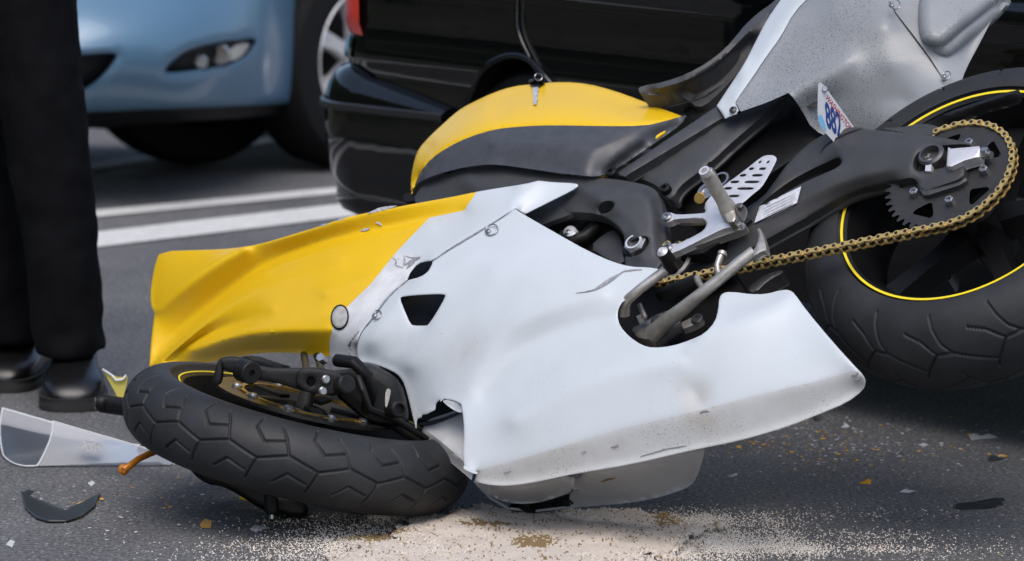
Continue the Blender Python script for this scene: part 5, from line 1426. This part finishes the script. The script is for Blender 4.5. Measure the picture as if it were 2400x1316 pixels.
# gear lever
gl = tube('gear_lever', [bp(1462, 735, .150), bp(1463, 716, .165), bp(1472, 702, .178), bp(1500, 678, .184), bp(1545, 645, .186), bp(1572, 625, .186)], [.011, .010, .0085, .008, .0085, .009], ALUDK, bike, 14)
tag(gl, 'bare metal gear lever with black rubber')
tube('gear_lever_rubber', [bp(1576, 632, .178), bp(1575, 628, .183), bp(1566, 610, .205), bp(1552, 590, .228)], [.010, .0125, .0125, .0115], BLACK, gl, 18)
cyl('gear_lever_tip', bp(1552, 590, .228), bp(1552, 590, .228) - bp(1566, 610, .205), .010, .005, ALU, gl, 18, .5)
# side stand
st = tube('side_stand', [bp(1530, 785, .115), bp(1560, 755, .135), bp(1600, 725, .150), bp(1640, 692, .162), bp(1680, 660, .168), bp(1730, 618, .172), bp(1768, 590, .174)], [.015, .0135, .0118, .0104, .0098, .0098, .0105], ALUDK, bike, 16)
tag(st, 'weathered bare metal side stand')
panel('stand_foot', [(1755, 598), (1770, 582), (1778, 560), (1774, 540), (1778, 534), (1784, 538), (1793, 562), (1798, 584), (1797, 592), (1786, 590), (1772, 600), (1762, 606)], [[(1755, 598, .178), (1778, 534, .176), (1797, 592, .180)], [(1778, 575, .186)]], ALUDK, st, grid=5, thick=.012, bev=.004, bw=5)
tube('stand_hook', [bp(1690, 652, .168), bp(1682, 636, .172), bp(1681, 622, .176), bp(1686, 608, .178), bp(1691, 598, .178)], [.008, .006, .0055, .0055, .006], ALUDK, st, 12)
cyl('stand_hook_knob', bp(1691, 600, .178), bp(1692, 596, .178) - bp(1686, 608, .178), .008, .009, ALUDK, st, 16, .4)
tube('stand_spring', [bp(1548, 692, .120), bp(1570, 688, .125), bp(1600, 676, .130), bp(1634, 660, .135)], [.010, .0145, .0145, .0135], BLACK, bike, 16)
tube('spring_post', [bp(1634, 652, .146), bp(1637, 662, .150), bp(1652, 684, .155)], [.006, .0055, .006], ALUDK, st, 12)
panel('stand_bracket', [(1478, 770), (1505, 758), (1530, 742), (1560, 728), (1572, 732), (1576, 745), (1550, 765), (1545, 790), (1520, 800), (1490, 792)], .105, ALUDK, bike, grid=8, thick=.03, bev=.006, bw=7)
cyl('stand_pivot_bolt', bp(1506, 757, .112), e_u * .7 + e_s, .009, .016, STEEL, bike, 6, .1)
tube('stand_switch_pin', [bp(1512, 745, .125), bp(1498, 714, .135)], .0045, ALUDK, bike, 10)
panel('linkage_arm', [(1590, 760), (1625, 742), (1640, 738), (1646, 746), (1640, 756), (1606, 772), (1594, 772)], .095, ALUDK, bike, grid=6, thick=.012, bev=.002, bw=4)
cyl('linkage_eye', bp(1634, 749, .095), e_s, .011, .004, STEELDK, bike, 18, .2, .005)
panel('stand_lug', [(1528, 744), (1548, 738), (1553, 752), (1548, 766), (1532, 768), (1524, 758)], .128, STEELDK, bike, grid=6, thick=.02, bev=.004, bw=5)
panel('lower_linkage', [(1745, 680), (1790, 645), (1830, 632), (1838, 640), (1800, 660), (1770, 690)], .05, STEELDK, bike, grid=8, thick=.03, bev=.004, bw=6)
tube('drain_pipe', [bp(1540, 800, .08), bp(1580, 770, .09), bp(1600, 760, .09)], .016, STEELDK, bike, 14)
panel('rear_brake_caliper', [(2216, 610), (2228, 612), (2233, 630), (2230, 650), (2222, 662), (2218, 640)], -.03, STEELDK, bike, grid=8, thick=.03)

# ---------------------------------------------------------------- right hand bar that the bike fell on
hb = tube('handlebar_grip', [D(228, 945, 7.55), D(236, 945, 7.55), D(245, 947, 7.55), D(262, 950, 7.55), D(320, 958, 7.5), D(420, 975, 7.46)], [.014, .0165, .0165, .0165, .0165, .0165], BLACK, bike, 20)
cyl('bar_end', D(226, 945, 7.55), -CR, .012, .004, STEELDK, hb, 18, .3)
panel('mirror_fragment', [(240, 866), (240, 866), (262, 878), (275, 884), (300, 884), (296, 905), (285, 948), (262, 906)], lambda x, y: np.zeros(len(x)), pm('faded_yellow_plastic', (.50, .43, .08), .5, c2=(.40, .34, .07), nscale=25), bike, grid=7, ch=0, thick=.003, mapf=DD(7.56), back=-CF)
tube('torn_fibre', [D(240, 866, 7.555), D(262, 880, 7.555), D(272, 892, 7.555), D(288, 890, 7.555), D(296, 880, 7.555)], .0022, WHITE_SCUFF, bike, 6)
lv = tube('brake_lever', [D(430, 1030, 7.40), D(395, 1045, 7.34), D(355, 1062, 7.30), D(325, 1076, 7.27), D(302, 1094, 7.25), D(292, 1100, 7.25)], [.008, .0075, .006, .0055, .0062, .0070], ORANGE, bike, 14)
tag(lv, 'orange brake lever under the front tyre')
bm_b = cyl('lever_ball', D(289, 1101, 7.255), -CF + .2 * CR, .0095, .010, ORANGE, lv, 20, .5, .004)
dslab('right_caliper', [(440, 1085), (480, 1096), (540, 1110), (600, 1140), (640, 1160), (690, 1165), (725, 1190), (715, 1212), (690, 1214), (660, 1206), (612, 1196), (560, 1160), (520, 1140), (485, 1136), (452, 1112)], 7.18, BLACK, bike, .05, .01)
dslab('right_caliper_lug', [(618, 1150), (648, 1152), (652, 1206), (642, 1214), (620, 1206)], 7.14, MATTBLACK, bike, .03, .004)
cyl('caliper_bleed_screw', D(637, 1207, 7.13), -CU, .005, .008, STEEL, bike, 12, .3)
dslab('right_lever_bracket', [(560, 1160), (585, 1168), (590, 1176), (562, 1172)], 7.30, YELLOW, bike, .01, .002)
# what the far side rests on
tube('right_footrest', [BO + e_f * .42 + e_u * .02 - e_s * .08, BO + e_f * .42 - e_s * .26], .012, ALUDK, bike, 12)
# ================================================================== things lying about
# ignition key lying on the tank
key = thing('motorcycle_key', bp(1255, 215, .12), 'small silver key with black grip lying on the yellow tank', 'key')
kY = lambda x, y: field(tank)(np.atleast_1d(np.asarray(x, float)), np.atleast_1d(np.asarray(y, float)))
kf = lambda x, y: kY(x, y) + .008
KB = pm('key_grip_plastic', (.015, .015, .016), .4)
panel('key_grip', [(1238, 192), (1240, 186), (1258, 184), (1274, 188), (1272, 196), (1264, 205), (1250, 206), (1242, 200)], kf, KB, key, grid=5, thick=.008, bev=.002, bw=4)
panel('key_blade', [(1248, 205), (1262, 204), (1262, 212), (1259, 216), (1261, 221), (1258, 226), (1261, 231), (1258, 238), (1257, 245), (1251, 246), (1249, 240), (1250, 225), (1248, 212)], kf, ALU, key, grid=5, ch=0, thick=.002)
th = np.linspace(0, 2 * math.pi, 22, endpoint=False)
tube('key_ring', [B(np.array(1262 + 9 * math.cos(t)), np.array(181 + 8 * math.sin(t)), .065) for t in th], .0009, STEEL, key, 6, closed=True)

# broken windscreen on the road
def clear():
    m = bpy.data.materials.new('smoked_clear_plastic'); m.use_nodes = True
    nt = m.node_tree; nt.nodes.clear()
    o = nt.nodes.new('ShaderNodeOutputMaterial'); t = nt.nodes.new('ShaderNodeBsdfTransparent'); g = nt.nodes.new('ShaderNodeBsdfGlossy'); d = nt.nodes.new('ShaderNodeBsdfDiffuse')
    t.inputs[0].default_value = (.86, .87, .89, 1); g.inputs['Roughness'].default_value = .3; g.inputs[0].default_value = (.9, .9, .9, 1); d.inputs[0].default_value = (.55, .56, .58, 1)
    lw = nt.nodes.new('ShaderNodeLayerWeight'); lw.inputs[0].default_value = .12
    m1 = nt.nodes.new('ShaderNodeMixShader'); m1.inputs[0].default_value = .42; nt.links.new(t.outputs[0], m1.inputs[1]); nt.links.new(d.outputs[0], m1.inputs[2])
    m2 = nt.nodes.new('ShaderNodeMixShader'); nt.links.new(lw.outputs['Fresnel'], m2.inputs[0]); nt.links.new(m1.outputs[0], m2.inputs[1]); nt.links.new(g.outputs[0], m2.inputs[2])
    nt.links.new(m2.outputs[0], o.inputs[0]); return m
CLEAR = clear()
EDGE = pm('plastic_cut_edge', (.55, .57, .58), .3)
ws = thing('windscreen', G(np.array(180.), np.array(1100.)), 'broken clear windscreen lying on the asphalt left of the front tyre', 'windscreen')
Yw = 7.62
ring0 = []
cpts = chaikin([(6, 957, 7.85), (-2, 1000, 7.80), (4, 1062, 7.66), (24, 1105, 7.58), (52, 1119, 7.54), (84, 1100, 7.54), (108, 1055, 7.56), (122, 1018, 7.60), (124, 988, 7.64)], 2, False)
tipc = chaikin([(330, 1050, 7.75), (345, 1068, 7.72), (360, 1088, 7.62), (380, 1098, 7.56), (395, 1096, 7.55), (404, 1088, 7.56), (400, 1076, 7.60), (385, 1066, 7.64), (365, 1058, 7.66)], 2, False)
n0 = len(cpts)
NU = 26
Pw = np.zeros((NU, n0, 3)); Pw2 = np.zeros((NU, n0, 3))
for i in range(NU):
    t = i / (NU - 1)
    e = t
    q = cpts * (1 - e) + tipc[:n0] * e
    q[:, 1] += 16 * math.sin(math.pi * t) * np.sin(np.linspace(0, math.pi, n0))
    g3 = W(q[:, 0], q[:, 1], q[:, 2]); g3[:, 2] = np.maximum(g3[:, 2], .0035)
    Pw[i] = g3
grid_mesh('windscreen_sheet', Pw, CLEAR, ws)
tube('windscreen_rim', Pw[0], .0016, EDGE, ws, 6)
tube('windscreen_edge', Pw[:, -1], .0016, EDGE, ws, 6)
tube('windscreen_edge', Pw[:, 0], .0016, EDGE, ws, 6)
i0 = 12
mk('windscreen_label', [W(np.array(x), np.array(y), Yv) for x, y, Yv in ((178., 1048., 7.55), (196., 1030., 7.56), (242., 1044., 7.57), (226., 1064., 7.56))], [(0, 1, 2, 3)], pm('faint_print', (.30, .31, .33), .5, c2=(.5, .51, .53), nscale=220), ws, False)
tube('windscreen_mount_strip', [W(np.array(x), np.array(y), Yv) for x, y, Yv in ((330., 1052., 7.70), (370., 1062., 7.66), (430., 1078., 7.62))], .008, BLACK, ws, 8)

# bigger fragments, each one its own thing
def shard(name, out, mat, label, cat, lift=0.0, curl=0.0, thick=.003, h=None, grid=7):
    out = np.asarray(out, float); c = out.mean(0)
    yb = out[:, 1].max()
    Yg = float(G(np.array(c[0]), np.array(yb))[1])
    sf = lambda x, y: (np.full(len(x), 0.0))
    def mp(x, y, s):
        # leaning piece: its lower edge lies on the road, upper edge further away
        p = W(x, y, Yg + (yb - np.asarray(y)) * lift - curl * ((np.asarray(x) - c[0]) / 100) ** 2)
        p[:, 2] = np.maximum(p[:, 2], .001); return p
    o = panel(name, out, sf, mat, None, grid=grid, ch=0, thick=thick, mapf=mp, back=-CF)
    return tag(o, label, cat, 'crash fragments on the road')
DKP = pm('dark_plastic_fragment', (.020, .023, .024), .4, c2=(.03, .034, .035), nscale=40)
YF = pm('yellow_fragment', (.66, .34, .01), .5); WF = pm('white_fragment', (.6, .61, .62), .5, c2=(.45, .46, .47), nscale=60)
def bowl():
    t = thing('mirror_cover_fragment', G(np.array(145.), np.array(1250.)), 'curved black plastic shell lying upturned near the left bottom corner', 'fragment', 'crash fragments on the road')
    up = np.array([(50, 1203, 7.30), (78, 1212, 7.24), (118, 1227, 7.18), (156, 1236, 7.12), (162, 1230, 7.14), (196, 1214, 7.20), (236, 1205, 7.28)], float)
    up = densify(up, 6)
    low = np.array([(60, 1222, 7.14), (84, 1240, 7.06), (112, 1253, 7.03), (156, 1253, 7.03), (192, 1238, 7.07), (222, 1218, 7.16)], float); low = densify(low, 6)
    q_ = np.linspace(0, 1, 40); up = np.c_[[np.interp(q_, np.linspace(0, 1, len(up)), up[:, k]) for k in range(3)]].T; low = np.c_[[np.interp(q_, np.linspace(0, 1, len(low)), low[:, k]) for k in range(3)]].T
    rows = [up * (1 - q) + low * q for q in np.linspace(0, 1, 8)]
    Pq = np.zeros((len(up), 8, 3))
    for j, r in enumerate(rows):
        g3 = W(r[:, 0], r[:, 1], r[:, 2]); g3[:, 2] = np.maximum(g3[:, 2], .002); Pq[:, j] = g3
    o = grid_mesh('shell', Pq, DKP, t)
    so = o.modifiers.new('thickness', 'SOLIDIFY'); so.thickness = .003
    tube('shell_rib', [W(np.array(x), np.array(y), Yv) for x, y, Yv in ((107., 1243., 7.025), (135., 1244., 7.02), (162., 1243., 7.025))], .004, DKP, t, 8)
bowl()
shard('yellow_fragment', [(62, 1196), (72, 1190), (88, 1192), (86, 1202), (64, 1203)], YF, 'small yellow chip just behind the black plastic shell', 'fragment', .002)
shard('yellow_fragment', [(178, 1186), (205, 1182), (230, 1183), (226, 1187), (200, 1188)], YF, 'thin flat yellow sliver beside the black plastic shell', 'fragment', .01)
shard('yellow_fragment', [(468, 1236), (480, 1231), (497, 1233), (494, 1239), (472, 1239)], YF, 'flat yellow chip in front of the front tyre', 'fragment', .01)
shard('white_fragment', [(586, 1246), (596, 1239), (612, 1241), (633, 1244), (612, 1246), (600, 1250)], WF, 'jagged white sliver lying in front of the front tyre', 'fragment', .006)
shard('white_fragment', [(14, 1282), (24, 1277), (35, 1279), (28, 1285)], WF, 'small white chip at the left bottom corner', 'fragment', .008)
shard('white_fragment', [(205, 1138), (216, 1135), (223, 1138), (214, 1142)], WF, 'small white chip below the broken windscreen', 'fragment', .008)
shard('dark_fragment', [(54, 1158), (66, 1155), (80, 1157), (70, 1161)], DKP, 'small dark sliver left of the broken windscreen foot', 'fragment', .008)
shard('white_fragment', [(2270, 1020), (2282, 1016), (2300, 1022), (2318, 1017), (2340, 1026), (2322, 1029), (2300, 1030), (2278, 1034)], WF, 'large torn white fragment lying at the right edge', 'fragment', .004)
shard('dark_fragment', [(2314, 1078), (2322, 1069), (2340, 1067), (2358, 1076), (2340, 1080), (2318, 1083)], DKP, 'dark fragment with a yellow edge below the torn white fragment', 'fragment', .004)
shard('yellow_fragment', [(2332, 1068), (2350, 1066), (2364, 1071), (2350, 1073)], YF, 'yellow strip lying on the dark fragment at right', 'fragment', .004)
o_ = shard('dark_fragment', [(2238, 1186), (2246, 1180), (2290, 1176), (2335, 1167), (2352, 1168), (2356, 1174), (2340, 1178), (2338, 1186), (2300, 1193), (2244, 1196)], DKP, 'long black plastic strip lying at the right bottom edge', 'fragment', .002, thick=.012)
shard('yellow_fragment', [(2012, 1134), (2030, 1126), (2036, 1122), (2042, 1126), (2041, 1136), (2020, 1136)], YF, 'orange yellow triangular chip right of the white fairing', 'fragment', .003)
shard('white_fragment', [(2108, 1156), (2120, 1151), (2146, 1154), (2130, 1157)], WF, 'flat white sliver lying left of the long black strip', 'fragment', .006)
shard('white_fragment', [(1970, 1003), (1980, 996), (1978, 989), (1984, 994), (1992, 1000), (1984, 1004)], WF, 'upright torn white chip below the fairing tail', 'fragment', .002)
shard('white_fragment', [(1705, 1118), (1718, 1113), (1726, 1109), (1730, 1113), (1716, 1119)], WF, 'curled cream chip just right of the broken lower shell', 'fragment', .003)
shard('yellow_fragment', [(1724, 1049), (1730, 1044), (1738, 1046), (1736, 1053)], YF, 'yellow chip lying closest below the white fairing edge', 'fragment', .003)
shard('white_fragment', [(2152, 1045), (2165, 1041), (2178, 1045), (2164, 1048)], WF, 'white chip midway between the fairing tail and the torn white fragment', 'fragment', .005)
shard('grey_fragment', [(1325, 1213), (1345, 1211), (1364, 1212), (1362, 1216), (1330, 1218)], pm('grey_fragment_plastic', (.16, .17, .17), .6), 'grey green strip lying on the pale granules', 'fragment', .004)
shard('dark_fragment', [(1755, 1018), (1765, 1014), (1786, 1016), (1770, 1020)], DKP, 'small dark chip under the rear of the white fairing', 'fragment', .004)
# paint and plastic flakes too small to pick apart
def flakes(name, n, cx, cy, sx, sy, mat, size, label):
    q = np.c_[rng.normal(cx, sx, n), rng.normal(cy, sy, n)]
    q = q[(q[:, 1] > 930) & (q[:, 1] < 1330)]
    g3 = G(q[:, 0], q[:, 1])
    V = []; Fc = []
    for p in g3:
        sz = size * random.uniform(.4, 1.5); a = random.uniform(0, 6.28); tilt = random.uniform(-.35, .5)
        k = len(V); m = random.choice((3, 4))
        for i in range(m):
            t = a + 6.28 * i / m + random.uniform(-.3, .3)
            x, y = sz * math.cos(t), sz * math.sin(t) * .7
            V.append((p[0] + x, p[1] + y, .0012 + abs(tilt) * sz * .6 + tilt * y * .6))
        Fc.append(tuple(range(k, k + m)))
    o = mk(name, V, Fc, mat, None, False)
    return tag(o, label, 'flakes', kind='stuff')
flakes('yellow_paint_flakes', 150, 1950, 1040, 190, 34, YF, .0042, 'tiny yellow paint flakes on the road right of the fairing')
flakes('white_paint_flakes', 420, 1980, 1045, 210, 40, WF, .0032, 'tiny white paint flakes on the road right of the fairing')
flakes('left_white_flakes', 130, 320, 1190, 180, 45, WF, .0030, 'tiny white flakes on the road left of the front tyre')
flakes('left_yellow_flakes', 45, 380, 1180, 130, 30, YF, .0034, 'tiny yellow flakes on the road left of the front tyre')
